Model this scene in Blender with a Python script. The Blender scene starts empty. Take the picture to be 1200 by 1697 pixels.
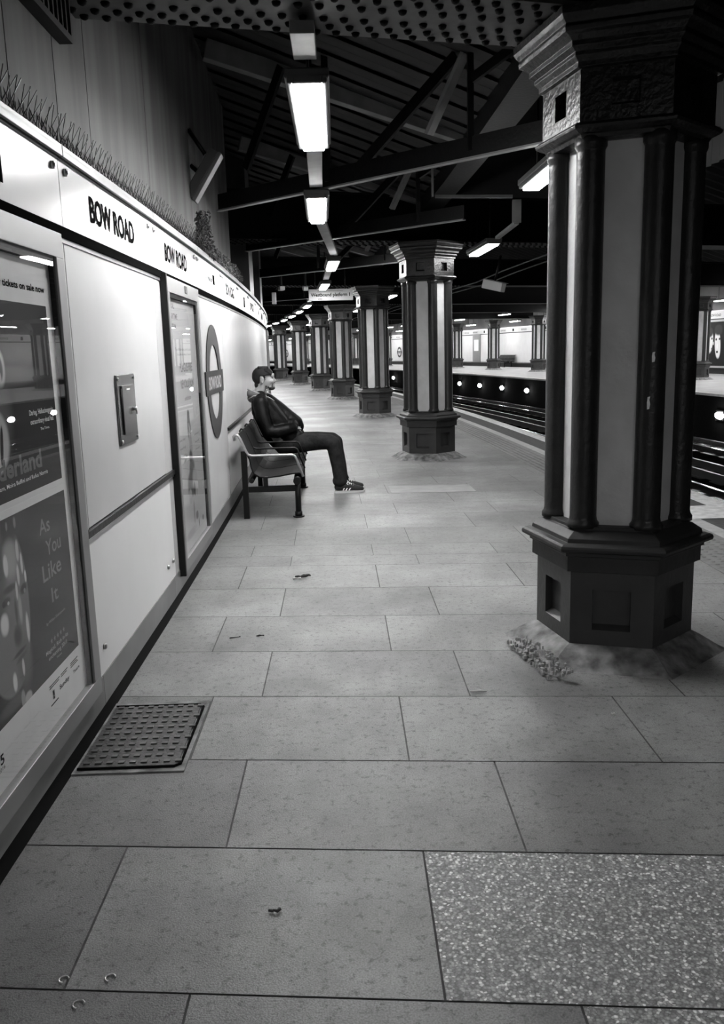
import bpy, bmesh, math, random
from mathutils import Vector, Matrix
random.seed(7)
sc = bpy.context.scene
COL = sc.collection
PI = math.pi

# ---------------------------------------------------------------- camera
F_PX, PITCH, ROLL, CAM_H = 1400.0, math.atan(269.0 / 1400.0), math.radians(1.6), 1.45
cam_d = bpy.data.cameras.new('camera')
cam = bpy.data.objects.new('camera', cam_d)
COL.objects.link(cam)
fw = Vector((0, math.cos(PITCH), -math.sin(PITCH)))
up0 = Vector((0, math.sin(PITCH), math.cos(PITCH)))
r0 = Vector((1, 0, 0))
rt = math.cos(ROLL) * r0 - math.sin(ROLL) * up0
up = math.sin(ROLL) * r0 + math.cos(ROLL) * up0
M = Matrix((rt, up, -fw)).transposed().to_4x4()
M.translation = Vector((0, 0, CAM_H))
cam.matrix_world = M
cam_d.sensor_fit = 'VERTICAL'
cam_d.sensor_height = 24
cam_d.lens = 24 * F_PX / 1697
cam_d.clip_start = 0.05
cam_d.clip_end = 500
sc.camera = cam

# ---------------------------------------------------------------- world and exposure
w = bpy.data.worlds.new('night')
sc.world = w
w.use_nodes = True
w.node_tree.nodes['Background'].inputs[0].default_value = (0.5, 0.5, 0.5, 1)
w.node_tree.nodes['Background'].inputs[1].default_value = 0.004
sc.view_settings.view_transform = 'Standard'
sc.view_settings.look = 'None'
sc.view_settings.gamma = 1
sc.view_settings.use_curve_mapping = False
sc.view_settings.exposure = 1.8
LAMP = 40.0        # glow of the platform luminaires
LAMP_SIDE = 20.0    # glow of the luminaires along the track side
LAMP_FAR = 46.0    # glow of the luminaires over the opposite platform
PIT = 30.0

# ---------------------------------------------------------------- the curve of the station
CX, R = -190.16, 189.14
def P(s, off=0.0, z=0.0):
    t = s / R
    return Vector((CX + (R + off) * math.cos(t), (R + off) * math.sin(t), z))

# ---------------------------------------------------------------- materials
def nodes(name):
    m = bpy.data.materials.new(name)
    m.use_nodes = True
    nt = m.node_tree
    return m, nt, nt.nodes['Principled BSDF']
def g(v): return (v, v, v, 1)
def mat(name, v, rough=0.5, metal=0.0, noise=0.0, scale=8.0, bump=0.0, bscale=60.0, spec=0.5, stretch=(1, 1, 1), coat=0.0):
    m, nt, b = nodes(name)
    b.inputs['Base Color'].default_value = g(v)
    b.inputs['Roughness'].default_value = rough
    b.inputs['Metallic'].default_value = metal
    b.inputs['Specular IOR Level'].default_value = spec
    b.inputs['Coat Weight'].default_value = coat
    b.inputs['Coat Roughness'].default_value = 0.08
    tc = nt.nodes.new('ShaderNodeTexCoord')
    mp = nt.nodes.new('ShaderNodeMapping')
    mp.inputs['Scale'].default_value = stretch
    nt.links.new(tc.outputs['Object'], mp.inputs[0])
    n = nt.nodes.new('ShaderNodeTexNoise')
    n.inputs['Scale'].default_value = scale
    n.inputs['Detail'].default_value = 5
    nt.links.new(mp.outputs[0], n.inputs['Vector'])
    mr = nt.nodes.new('ShaderNodeMapRange')
    mr.inputs[1].default_value = 0.3
    mr.inputs[2].default_value = 0.7
    mr.inputs[3].default_value = v * (1 - noise)
    mr.inputs[4].default_value = v * (1 + noise * 0.6)
    nt.links.new(n.outputs[0], mr.inputs[0])
    nt.links.new(mr.outputs[0], b.inputs['Base Color'])
    if bump:
        n2 = nt.nodes.new('ShaderNodeTexNoise')
        n2.inputs['Scale'].default_value = bscale
        n2.inputs['Detail'].default_value = 3
        nt.links.new(mp.outputs[0], n2.inputs['Vector'])
        bp = nt.nodes.new('ShaderNodeBump')
        bp.inputs['Strength'].default_value = bump
        bp.inputs['Distance'].default_value = 0.01
        nt.links.new(n2.outputs[0], bp.inputs['Height'])
        nt.links.new(bp.outputs[0], b.inputs['Normal'])
    return m
def emis(name, s):
    m, nt, b = nodes(name)
    b.inputs['Base Color'].default_value = g(0.8)
    b.inputs['Emission Color'].default_value = g(1)
    b.inputs['Emission Strength'].default_value = s
    return m
def slab_mat():
    m, nt, b = nodes('paving_slab')
    L = nt.links.new
    at = nt.nodes.new('ShaderNodeAttribute'); at.attribute_name = 'tone'
    tc = nt.nodes.new('ShaderNodeTexCoord')
    def noise(sc_, det, lo, hi, a, bb, rough=0.55):
        n = nt.nodes.new('ShaderNodeTexNoise'); n.inputs['Scale'].default_value = sc_; n.inputs['Detail'].default_value = det
        n.inputs['Roughness'].default_value = rough
        L(tc.outputs['Object'], n.inputs['Vector'])
        r_ = nt.nodes.new('ShaderNodeMapRange')
        for i, v in zip((1, 2, 3, 4), (lo, hi, a, bb)): r_.inputs[i].default_value = v
        L(n.outputs[0], r_.inputs[0]); return r_.outputs[0]
    def mul(a, bb):
        k = nt.nodes.new('ShaderNodeMath'); k.operation = 'MULTIPLY'
        for i, x in enumerate((a, bb)):
            if isinstance(x, float): k.inputs[i].default_value = x
            else: L(x, k.inputs[i])
        return k.outputs[0]
    big = noise(1.1, 4, 0.38, 0.62, 0.78, 1.12)
    mid = noise(9.0, 6, 0.35, 0.7, 0.88, 1.08)
    spots = mul(noise(38.0, 4, 0.34, 0.46, 0.45, 1.0, 0.75), noise(0.9, 3, 0.40, 0.55, 0.74, 1.0))
    grit = noise(210.0, 2, 0.3, 0.7, 0.68, 1.3)
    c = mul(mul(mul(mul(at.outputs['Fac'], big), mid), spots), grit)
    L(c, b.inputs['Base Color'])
    b.inputs['Roughness'].default_value = 0.5
    bp = nt.nodes.new('ShaderNodeBump'); bp.inputs['Strength'].default_value = 0.25; bp.inputs['Distance'].default_value = 0.004
    L(grit, bp.inputs['Height']); L(bp.outputs[0], b.inputs['Normal'])
    return m
def aggregate_mat():
    m, nt, b = nodes('exposed_aggregate')
    L = nt.links.new
    tc = nt.nodes.new('ShaderNodeTexCoord')
    v = nt.nodes.new('ShaderNodeTexVoronoi'); v.inputs['Scale'].default_value = 135
    L(tc.outputs['Object'], v.inputs['Vector'])
    cr = nt.nodes.new('ShaderNodeValToRGB')
    e = cr.color_ramp.elements
    e[0].position = 0.25; e[0].color = g(0.22)
    e[1].position = 0.86; e[1].color = g(1.0)
    k = e.new(0.55); k.color = g(0.34)
    k2 = e.new(0.75); k2.color = g(0.52)
    L(v.outputs['Color'], cr.inputs[0])
    d = nt.nodes.new('ShaderNodeMapRange'); d.inputs[1].default_value = 0.35; d.inputs[2].default_value = 0.7; d.inputs[3].default_value = 1; d.inputs[4].default_value = 0.62
    L(v.outputs['Distance'], d.inputs[0])
    mu = nt.nodes.new('ShaderNodeMix'); mu.data_type = 'RGBA'; mu.blend_type = 'MULTIPLY'; mu.inputs[0].default_value = 1
    L(cr.outputs[0], mu.inputs[6]); L(d.outputs[0], mu.inputs[7])
    L(mu.outputs[2], b.inputs['Base Color'])
    b.inputs['Roughness'].default_value = 0.6
    return m
def concrete_wall_mat():
    m, nt, b = nodes('stained_concrete')
    L = nt.links.new
    tc = nt.nodes.new('ShaderNodeTexCoord')
    mp = nt.nodes.new('ShaderNodeMapping'); mp.inputs['Scale'].default_value = (5, 5, 0.35)
    L(tc.outputs['Object'], mp.inputs[0])
    n = nt.nodes.new('ShaderNodeTexNoise'); n.inputs['Scale'].default_value = 1.4; n.inputs['Detail'].default_value = 7
    L(mp.outputs[0], n.inputs['Vector'])
    r_ = nt.nodes.new('ShaderNodeMapRange')
    for i, v in zip((1, 2, 3, 4), (0.3, 0.7, 0.03, 0.085)): r_.inputs[i].default_value = v
    L(n.outputs[0], r_.inputs[0]); L(r_.outputs[0], b.inputs['Base Color'])
    b.inputs['Roughness'].default_value = 0.75
    return m
def glass_mat():
    m = bpy.data.materials.new('poster_glass'); m.use_nodes = True
    nt = m.node_tree; nt.nodes.clear()
    o = nt.nodes.new('ShaderNodeOutputMaterial'); mx = nt.nodes.new('ShaderNodeMixShader')
    t = nt.nodes.new('ShaderNodeBsdfTransparent'); gl = nt.nodes.new('ShaderNodeBsdfGlossy'); gl.inputs['Roughness'].default_value = 0.01
    f = nt.nodes.new('ShaderNodeFresnel')
    ge = nt.nodes.new('ShaderNodeNewGeometry'); ior = nt.nodes.new('ShaderNodeMapRange')
    ior.inputs[3].default_value = 1.36; ior.inputs[4].default_value = 1 / 1.36
    nt.links.new(ge.outputs['Backfacing'], ior.inputs[0]); nt.links.new(ior.outputs[0], f.inputs['IOR'])
    nt.links.new(f.outputs[0], mx.inputs[0]); nt.links.new(t.outputs[0], mx.inputs[1]); nt.links.new(gl.outputs[0], mx.inputs[2])
    nt.links.new(mx.outputs[0], o.inputs[0])
    return m
def art_mat(name, base, spots, rough=0.45):
    """printed artwork: soft ellipses (u, z, ru, rz, slant, value, softness) in the poster's own plane"""
    m, nt, b = nodes(name)
    L = nt.links.new
    tc = nt.nodes.new('ShaderNodeTexCoord')
    sp = nt.nodes.new('ShaderNodeSeparateXYZ'); L(tc.outputs['Object'], sp.inputs[0])
    def mth(op, a, bb):
        k = nt.nodes.new('ShaderNodeMath'); k.operation = op
        for i, x in enumerate((a, bb)):
            if isinstance(x, (int, float)): k.inputs[i].default_value = x
            elif x is not None: L(x, k.inputs[i])
        return k.outputs[0]
    cur = base
    for (u, z, ru, rz, sl, v, so) in spots:
        dz = mth('SUBTRACT', sp.outputs[2], z)
        du = mth('SUBTRACT', sp.outputs[1], u)
        if sl: du = mth('SUBTRACT', du, mth('MULTIPLY', dz, sl))
        a = mth('POWER', mth('ABSOLUTE', mth('DIVIDE', du, ru), None), 2.2)
        c = mth('POWER', mth('ABSOLUTE', mth('DIVIDE', dz, rz), None), 2.2)
        d = mth('ADD', a, c)
        r_ = nt.nodes.new('ShaderNodeMapRange'); r_.interpolation_type = 'SMOOTHSTEP'
        for i, x in zip((1, 2, 3, 4), (max(0, 1 - so * 2), 1 + so, 1.0, 0.0)): r_.inputs[i].default_value = x
        L(d, r_.inputs[0])
        mx = nt.nodes.new('ShaderNodeMix'); mx.data_type = 'FLOAT'
        L(r_.outputs[0], mx.inputs[0])
        if isinstance(cur, (int, float)): mx.inputs[2].default_value = cur
        else: L(cur, mx.inputs[2])
        mx.inputs[3].default_value = v
        cur = mx.outputs[0]
    if isinstance(cur, (int, float)): b.inputs['Base Color'].default_value = g(cur)
    else: L(cur, b.inputs['Base Color'])
    b.inputs['Roughness'].default_value = rough; b.inputs['Specular IOR Level'].default_value = 0.08
    return m

M_SLAB = slab_mat(); M_AGG = aggregate_mat(); M_UPPER = concrete_wall_mat(); M_GLASS = glass_mat()
M_JOINT = mat('joint_mortar', 0.07, 0.8, noise=0.4, scale=20)
M_ENAMEL = mat('white_enamel', 0.55, 0.27, noise=0.05, scale=2.5, spec=0.35)
M_KICK = mat('grey_kick_panel', 0.16, 0.35, noise=0.25, scale=4)
M_PLINTH = mat('black_plinth', 0.004, 0.7, spec=0.1, noise=0.3)
M_FRAME = mat('grey_frame_metal', 0.24, 0.38, 0.35, noise=0.08, scale=3)
M_DFRAME = mat('dark_frame_edge', 0.012, 0.5, 0.0, spec=0.2)
M_STEEL = mat('bright_steel', 0.55, 0.3, 0.9, noise=0.1)
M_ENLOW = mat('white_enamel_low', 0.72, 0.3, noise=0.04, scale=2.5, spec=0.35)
M_CHAN = mat('frieze_channel_metal', 0.22, 0.5, 0.5, noise=0.1)
M_BLACK = mat('black_print', 0.008, 0.8, spec=0.0)
M_BLACKGLOSS = mat('black_gloss_paint', 0.004, 0.42, spec=0.3, noise=0.3, scale=14, bump=0.25, bscale=40)
M_PILASTER = mat('dark_pilaster_paint', 0.020, 0.36, spec=0.3, noise=0.25, scale=10, bump=0.3, bscale=35)
M_PANEL = mat('light_panel_paint', 0.58, 0.4, noise=0.12, scale=6, bump=0.25, bscale=30)
M_PED = mat('dark_pedestal_paint', 0.034, 0.42, noise=0.2, scale=9, bump=0.2, bscale=30)
M_CORN = mat('moulding_paint', 0.034, 0.5, spec=0.25, noise=0.2, scale=9, bump=0.2, bscale=30)
M_CAP = mat('capital_paint', 0.006, 0.34, noise=0.3, scale=20, bump=0.5, bscale=45)
M_MORTAR = mat('mortar_fillet', 0.19, 0.75, noise=0.7, scale=13, bump=0.8, bscale=25)
M_ROOF = mat('dark_roof_boards', 0.009, 0.7, noise=0.4, scale=5)
M_ROOFG = mat('roof_board_grey', 0.015, 0.7, noise=0.4, scale=5)
M_RAFT = mat('grey_rafter_paint', 0.20, 0.6, noise=0.25, scale=6)
M_BRICK = mat('soot_black_wall', 0.003, 0.9, spec=0.05, noise=0.4)
M_TRACK = mat('track_ballast', 0.006, 0.95, spec=0.0, noise=0.8, scale=18, bump=1, bscale=20)
M_RAIL = mat('polished_rail', 0.55, 0.22, 1.0)
M_RAILD = mat('dull_rail', 0.05, 0.45, 0.8)
M_WHITELINE = mat('white_line_paint', 0.72, 0.6, noise=0.25, scale=14)
M_GREYLINE = mat('pale_line_paint', 0.42, 0.6, noise=0.2, scale=14)
M_TARMAC = mat('dark_edge_tarmac', 0.07, 0.8, noise=0.3, scale=20)
M_TACT = mat('tactile_paving', 0.20, 0.6, noise=0.3, scale=12)
M_HOUSING = mat('lamp_housing', 0.06, 0.45, 0.1)
M_LAMP = emis('lamp_diffuser', LAMP)
M_LAMPS = emis('side_lamp_diffuser', LAMP_SIDE)
M_LAMPF = emis('far_lamp_diffuser', LAMP_FAR)
M_PIT = emis('pit_lamp_glow', PIT)
M_IRON = mat('cast_iron_cover', 0.06, 0.5, 0.5, noise=0.4, scale=12, bump=0.4)
M_SPIKE = mat('spike_wire', 0.02, 0.4, 0.6)
M_BENCH = mat('perforated_bench_steel', 0.010, 0.6, 0.0, spec=0.12, noise=0.15, scale=30, bump=0.2, bscale=300)
M_BENCHL = mat('bench_tube_steel', 0.5, 0.3, 0.8)
M_BENCHD = mat('bench_dark_frame', 0.006, 0.4, 0.0, spec=0.25)
M_PAPER = mat('poster_paper', 0.86, 0.5, noise=0.06)
M_DUST = mat('dusty_fluff', 0.12, 0.9, noise=0.7, scale=30)
M_SIGN = mat('sign_panel_grey', 0.30, 0.4)
M_SILVER = mat('plain_steel_plate', 0.16, 0.25, 0.75, noise=0.15, scale=5)

# ---------------------------------------------------------------- mesh helpers
class MB:
    def __init__(self): self.v = []; self.f = []; self.mi = []; self.sm = []
    def quad(self, *pts, m=0, smooth=False):
        b = len(self.v); self.v += [Vector(p) for p in pts]; self.f.append(tuple(range(b, b + len(pts)))); self.mi.append(m); self.sm.append(smooth)
    def box(self, x0, x1, y0, y1, z0, z1, m=0, T=None):
        c = [Vector((x, y, z)) for z in (z0, z1) for y in (y0, y1) for x in (x0, x1)]
        if T is not None: c = [T @ p for p in c]
        b = len(self.v); self.v += c
        for q in ((0, 2, 3, 1), (4, 5, 7, 6), (0, 1, 5, 4), (2, 6, 7, 3), (0, 4, 6, 2), (1, 3, 7, 5)):
            self.f.append(tuple(b + i for i in q)); self.mi.append(m); self.sm.append(False)
    def bar(self, a, b_, wx, wy, m=0, hint=(0, 0, 1)):
        """rectangular bar from a to b_, wx along the horizontal side, wy along the other"""
        a = Vector(a); b_ = Vector(b_); d = (b_ - a)
        L = d.length; d.normalize()
        h = Vector(hint)
        if abs(d.dot(h)) > 0.99: h = Vector((1, 0, 0))
        sx = d.cross(h).normalized(); sy = sx.cross(d)
        T = Matrix((sx, d, sy)).transposed().to_4x4(); T.translation = a
        self.box(-wx / 2, wx / 2, 0, L, -wy / 2, wy / 2, m, T)
    def tube(self, pts, r, n=10, m=0, cap=True, rs=None):
        pts = [Vector(p) for p in pts]
        b = len(self.v); K = len(pts)
        prev = None
        for i, p in enumerate(pts):
            d = (pts[min(i + 1, K - 1)] - pts[max(i - 1, 0)]).normalized()
            if prev is None:
                h = Vector((0, 0, 1)) if abs(d.z) < 0.9 else Vector((1, 0, 0))
                sx = d.cross(h).normalized()
            else:
                sx = (prev - d * prev.dot(d)).normalized()
            prev = sx
            sy = d.cross(sx)
            rr = rs[i] if rs else r
            for k in range(n):
                t = 2 * PI * k / n
                self.v.append(p + sx * math.cos(t) * rr + sy * math.sin(t) * rr)
        for i in range(K - 1):
            for k in range(n):
                k2 = (k + 1) % n
                self.f.append((b + i * n + k, b + i * n + k2, b + (i + 1) * n + k2, b + (i + 1) * n + k)); self.mi.append(m); self.sm.append(True)
        if cap:
            self.f.append(tuple(b + k for k in range(n))[::-1]); self.mi.append(m); self.sm.append(False)
            self.f.append(tuple(b + (K - 1) * n + k for k in range(n))); self.mi.append(m); self.sm.append(False)
    def prism(self, prof, n, rot=0.0, m=0, cx=0, cy=0, smooth=False, cap=True, sx=1, sy=1):
        """stack of n-gon rings, prof = [(radius, z)...]"""
        b = len(self.v)
        for (r, z) in prof:
            for k in range(n):
                t = rot + 2 * PI * k / n
                self.v.append(Vector((cx + r * math.cos(t) * sx, cy + r * math.sin(t) * sy, z)))
        for i in range(len(prof) - 1):
            for k in range(n):
                k2 = (k + 1) % n
                self.f.append((b + i * n + k, b + i * n + k2, b + (i + 1) * n + k2, b + (i + 1) * n + k)); self.mi.append(m); self.sm.append(smooth)
        if cap:
            self.f.append(tuple(b + k for k in range(n))[::-1]); self.mi.append(m); self.sm.append(False)
            self.f.append(tuple(b + (len(prof) - 1) * n + k for k in range(n))); self.mi.append(m); self.sm.append(False)
    def cbox(self, s0, s1, o0, o1, z0, z1, step=1.5, m=0, skew=None):
        """box that follows the station's curve"""
        n = max(1, int(math.ceil((s1 - s0) / step)))
        k = (lambda o: 0.0) if skew is None else skew
        ss = [s0 + (s1 - s0) * i / n for i in range(n + 1)]
        b = len(self.v)
        for s in ss:
            self.v += [P(s + k(o0), o0, z0), P(s + k(o1), o1, z0), P(s + k(o1), o1, z1), P(s + k(o0), o0, z1)]
        for i in range(n):
            a = b + i * 4
            for q in range(4):
                q2 = (q + 1) % 4
                self.f.append((a + q, a + q2, a + 4 + q2, a + 4 + q)); self.mi.append(m); self.sm.append(False)
        self.f.append((b, b + 3, b + 2, b + 1)); self.mi.append(m); self.sm.append(False)
        e = b + n * 4
        self.f.append((e, e + 1, e + 2, e + 3)); self.mi.append(m); self.sm.append(False)
    def text(self, s, h, T, m=0, wx=1.0, bold=0.0, align='LEFT', space=1.0, width=None):
        """flat letters of cap height h laid into the plane of T (x = reading direction, y = up)"""
        cu = bpy.data.curves.new('t', 'FONT'); cu.body = s; cu.align_x = 'LEFT'; cu.offset = bold; cu.space_character = space
        cu.resolution_u = 3
        ob = bpy.data.objects.new('t', cu); COL.objects.link(ob)
        dg = bpy.context.evaluated_depsgraph_get()
        me = bpy.data.meshes.new_from_object(ob.evaluated_get(dg))
        k = h / 0.72
        xs = [v.co.x for v in me.vertices] or [0, 1]
        mn, mx_ = min(xs), max(xs)
        kx = k * wx if width is None else width / (mx_ - mn)
        W = (mx_ - mn) * kx
        x0 = {'LEFT': 0, 'CENTER': -W / 2, 'RIGHT': -W}[align]
        b = len(self.v)
        for v in me.vertices: self.v.append(T @ Vector((x0 + (v.co.x - mn) * kx, v.co.y * k, 0)))
        for p in me.polygons:
            self.f.append(tuple(b + i for i in p.vertices)); self.mi.append(m); self.sm.append(False)
        bpy.data.objects.remove(ob); bpy.data.curves.remove(cu); bpy.data.meshes.remove(me)
    def build(self, name, mats, parent=None, bevel=0.0, recalc=True):
        me = bpy.data.meshes.new(name)
        me.from_pydata([tuple(v) for v in self.v], [], self.f)
        if not isinstance(mats, (list, tuple)): mats = [mats]
        for mm in mats: me.materials.append(mm)
        for p, i, s_ in zip(me.polygons, self.mi, self.sm): p.material_index = i; p.use_smooth = s_
        if recalc:
            bm = bmesh.new(); bm.from_mesh(me); bmesh.ops.recalc_face_normals(bm, faces=bm.faces); bm.to_mesh(me); bm.free()
        o = bpy.data.objects.new(name, me)
        COL.objects.link(o)
        if parent is not None: o.parent = parent
        if bevel:
            bv = o.modifiers.new('b', 'BEVEL'); bv.width = bevel; bv.segments = 2; bv.limit_method = 'ANGLE'
        return o
def tag(o, label, cat, group=None, kind=None):
    if label: o['label'] = label
    if cat: o['category'] = cat
    if group: o['group'] = group
    if kind: o['kind'] = kind
    return o
def struct(o): o['kind'] = 'structure'; return o
def empty(name, s, off, z, rz=0.0):
    o = bpy.data.objects.new(name, None); COL.objects.link(o)
    o.empty_display_size = 0.1
    o.location = P(s, off, z); o.rotation_euler = (0, 0, s / R + rz)
    return o
def copy_tree(o, parent=None):
    c = o.copy(); COL.objects.link(c)
    if parent is not None: c.parent = parent
    for ch in list(o.children): copy_tree(ch, c)
    return c
def place(o, s, off, z, rz=0.0):
    o.location = P(s, off, z); o.rotation_euler = (0, 0, s / R + rz); return o
# text plane on our wall, in a thing's local frame (x outwards, y along the platform, z up)
def TW(u, z, x=0.0): return Matrix(((0, 0, 1, x), (1, 0, 0, u), (0, 1, 0, z), (0, 0, 0, 1)))
# text plane on the opposite wall, facing back to us
def TO(u, z, x=0.0): return Matrix(((0, 0, -1, x), (-1, 0, 0, u), (0, 1, 0, z), (0, 0, 0, 1)))

# ================================================================ FLOOR
SK = lambda o: -0.085 * (o - 1.0)
EDGE = 4.41
b = MB()
b.cbox(-3, 75, -0.3, EDGE, -1.0, -0.006, step=1.5)
o = struct(b.build('platform_floor_base', [M_JOINT])); o.name = 'floor_base'
rows = [-2.29, -1.72, -1.155, -0.59, -0.025, 0.54, 1.105, 1.67, 2.25, 2.80, 3.37, 3.92, 4.48, 5.04, 5.60, 5.88, 6.22, 6.80, 7.40, 7.93]
while rows[-1] < 74: rows.append(rows[-1] + 0.565)
b = MB(); tones = []
fine = {12: 0.30, 13: 0.60, 14: 0.30}
EB = 3.36
for i in range(len(rows) - 1):
    s0, s1 = rows[i], rows[i + 1]
    ph = 0.60 if i % 2 == 0 else 0.30
    if 7 <= i <= 14: ph = [0.30, 0.60, 0.30, 0.60, 0.30, 0.60, 0.30, 0.60][i - 7]
    cuts = [-0.02, ph]
    while cuts[-1] + 0.885 < EB - 0.1: cuts.append(cuts[-1] + 0.885)
    cuts.append(EB)
    if i == 9: cuts[1] = 0.39   # the cover's surround
    gpp = 0.003 if i < 14 else (0.002 if i < 22 else 0.0012)
    for j in range(len(cuts) - 1):
        o0, o1 = cuts[j] + gpp, cuts[j + 1] - gpp
        mi = 1 if ((i == 7 and j >= 2) or (i == 6 and o0 > 1.4)) else 0
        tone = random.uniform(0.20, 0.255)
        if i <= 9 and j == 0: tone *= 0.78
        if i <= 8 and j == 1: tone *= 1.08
        nseg = 1
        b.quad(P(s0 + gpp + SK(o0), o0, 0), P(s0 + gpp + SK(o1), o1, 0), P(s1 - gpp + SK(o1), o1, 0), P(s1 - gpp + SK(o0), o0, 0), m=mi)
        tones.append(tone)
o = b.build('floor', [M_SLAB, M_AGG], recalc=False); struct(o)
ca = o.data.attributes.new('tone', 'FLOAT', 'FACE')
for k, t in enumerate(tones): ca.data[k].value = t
# platform margin: tactile band, pale line, tarmac, white nosing
b = MB(); b.cbox(-3, 75, EB + .003, 3.80, -0.02, 0.001, m=0); o = struct(b.build('floor_tactile_band', [M_TACT]))
b = MB()
for i in range(0, 330):
    s = 3.0 + i * 0.067
    for q in range(5):
        c = P(s, 3.42 + q * 0.07, 0)
        b.prism([(0.017, 0.0), (0.015, 0.004), (0.008, 0.006)], 6, cx=c.x, cy=c.y, smooth=True)
o = struct(b.build('floor_tactile_studs', [M_TACT]))
b = MB(); b.cbox(-3, 75, 3.80, 3.93, -0.02, 0.003); struct(b.build('floor_pale_line', [M_GREYLINE]))
b = MB(); b.cbox(-3, 75, 3.93, 4.24, -0.02, 0.001); struct(b.build('floor_edge_tarmac', [M_TARMAC]))
b = MB(); b.cbox(-3, 75, 4.24, EDGE + 0.03, -0.06, 0.004); struct(b.build('trim_1', [M_WHITELINE]))
b = MB(); b.cbox(-3, 75, EDGE, EDGE + 0.02, -1.3, -0.06); struct(b.build('wall_platform_face', [M_BRICK]))
# painted words and white patch on the margin
b = MB(); b.cbox(6.68, 7.22, 3.82, 4.30, 0.0035, 0.0055)
tag(b.build('white_floor_marking', [M_WHITELINE]), 'solid white rectangle painted on the platform edge right of the big column', 'floor marking')
b = MB()
e = P(8.35, 3.98); T = Matrix.Translation(P(8.35, 3.98, 0.004)) @ Matrix.Rotation(8.0 / R, 4, 'Z') @ Matrix(((0, 1, 0, 0), (-1, 0, 0, 0), (0, 0, 1, 0), (0, 0, 0, 1)))
b.text('MIND THE GAP', 0.16, T, width=1.05, bold=0.02)
tag(b.build('painted_warning', [M_GREYLINE]), 'words MIND THE GAP painted in pale letters on the dark platform edge', 'floor lettering')
# pale newer patch of paving by the second column
b = MB(); b.cbox(8.50, 8.95, 1.52, 2.38, 0.0005, 0.0015, skew=SK)
tag(b.build('pale_paving_patch', [mat('pale_patch', 0.30, 0.6, noise=0.15, scale=9)]), 'pale newer rectangle of paving left of the second column', 'paving patch')

# ================================================================ TRACK
b = MB(); b.cbox(-6, 130, EDGE + 0.02, 11.05, -1.3, -1.12, step=2); struct(b.build('floor_track_bed', [M_TRACK]))
for off, mm, lab in ((5.05, M_RAILD, 'near running rail tucked under the near platform edge'), (6.5, M_RAILD, 'second running rail of the near track'),
                     (7.3, M_RAIL, 'bright thin rail, nearest visible one past the platform edge'), (8.1, M_RAILD, 'dull grey rail, second visible from the near platform edge'),
                     (8.7, M_RAILD, 'dull rail in the middle of the track bed, third visible'), (9.9, M_RAIL, 'polished rail, second from the far platform wall'), (10.65, M_RAIL, 'polished rail running closest under the far platform lamps')):
    b = MB()
    b.cbox(-6, 125, off - 0.035, off + 0.035, -0.985, -0.95, step=2)
    b.cbox(-6, 125, off - 0.01, off + 0.01, -1.1, -0.985, step=2)
    b.cbox(-6, 125, off - 0.07, off + 0.07, -1.12, -1.1, step=2)
    tag(b.build('rail', [mm]), lab, 'rail', 'rails')
b = MB()
k = 0
for i in range(0, 150):
    s = -4 + i * 0.75
    b.cbox(s, s + 0.24, 4.9, 10.9, -1.14, -1.10)
tag(b.build('sleepers', [M_TRACK]), 'dark sleepers under the rails', 'sleepers', kind='stuff')

# ================================================================ OPPOSITE PLATFORM
OZ = 0.12
M_OFLOOR = mat('opposite_floor', 0.26, 0.6, noise=0.2, scale=1.5)
b = MB(); b.cbox(8, 135, 11.08, 18.05, -1.2, OZ, step=2); struct(b.build('floor_opposite', [M_OFLOOR]))
b = MB(); b.cbox(8, 135, 11.0, 11.16, OZ - 0.05, OZ + 0.01, step=2); struct(b.build('trim_2', [M_GREYLINE]))
b = MB(); b.cbox(8, 135, 11.03, 11.075, -1.3, OZ - 0.05, step=2); struct(b.build('wall_track_face', [M_BRICK]))
b = MB(); b.cbox(8, 135, 18.0, 18.2, OZ, 4.6, step=2); struct(b.build('wall_right', [mat('opposite_upper_wall', 0.16, 0.7, noise=0.3, scale=1)]))
b = MB(); b.cbox(8, 135, 17.97, 18.0, OZ, 0.30, step=2); b.cbox(8, 135, 17.95, 18.0, 0.30, 0.36, step=2); struct(b.build('baseboard_right', [M_BLACKGLOSS]))
b = MB(); b.cbox(8, 135, 17.96, 18.0, 0.36, 0.42, step=2); struct(b.build('trim_3', [M_KICK]))
# enamel panels of the opposite wall, one thing per bay between columns
OPP_COLS = [27.3, 34.2, 40.5, 46.0, 51.3, 57.5, 63.7, 70.2, 76.5, 82.3, 88.6]
def opp_panel(s0, s1, lab):
    t = empty('enamel_wall_panel', (s0 + s1) / 2, 18.0, 0.42)
    L = (s1 - s0) / 2 + 0.19
    b = MB(); b.box(-0.05, -0.01, -L, L, 0, 1.79); b.build('panel', [M_ENAMEL], t)
    b = MB(); b.box(-0.055, -0.01, -L, L, 1.80, 1.84); b.build('black_strip', [M_BLACKGLOSS], t)
    b = MB(); b.box(-0.055, -0.01, -L, L, 1.845, 2.12); b.build('frieze', [M_ENAMEL], t)
    b = MB(); b.box(-0.09, -0.01, -L, L, 2.12, 2.16); b.build('capping', [M_STEEL], t)
    b = MB()
    y = L - 0.5
    i = 0
    while y > -L + 0.9:
        if i % 3 == 1: b.box(-0.0565, -0.055, y - 0.45, y - 0.25, 1.90, 2.06)
        else: b.text('BOW ROAD', 0.10, TO(y, 1.93, -0.0565), width=0.74, bold=0.012)
        y -= 1.48; i += 1
    b.build('lettering', [M_BLACK], t)
    tag(t, lab, 'wall panel', 'white enamel wall bays of the opposite platform')
    return t
ss = [20.0] + [20.0 + 4.0 * i for i in range(1, 28)]
descr = {7: 'white wall bay of the opposite platform holding the framed poster with two faces'}
for i in range(len(ss) - 1):
    opp_panel(ss[i], ss[i + 1], 'white enamel wall bay of the opposite platform with a BOW ROAD name band on top')

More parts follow.
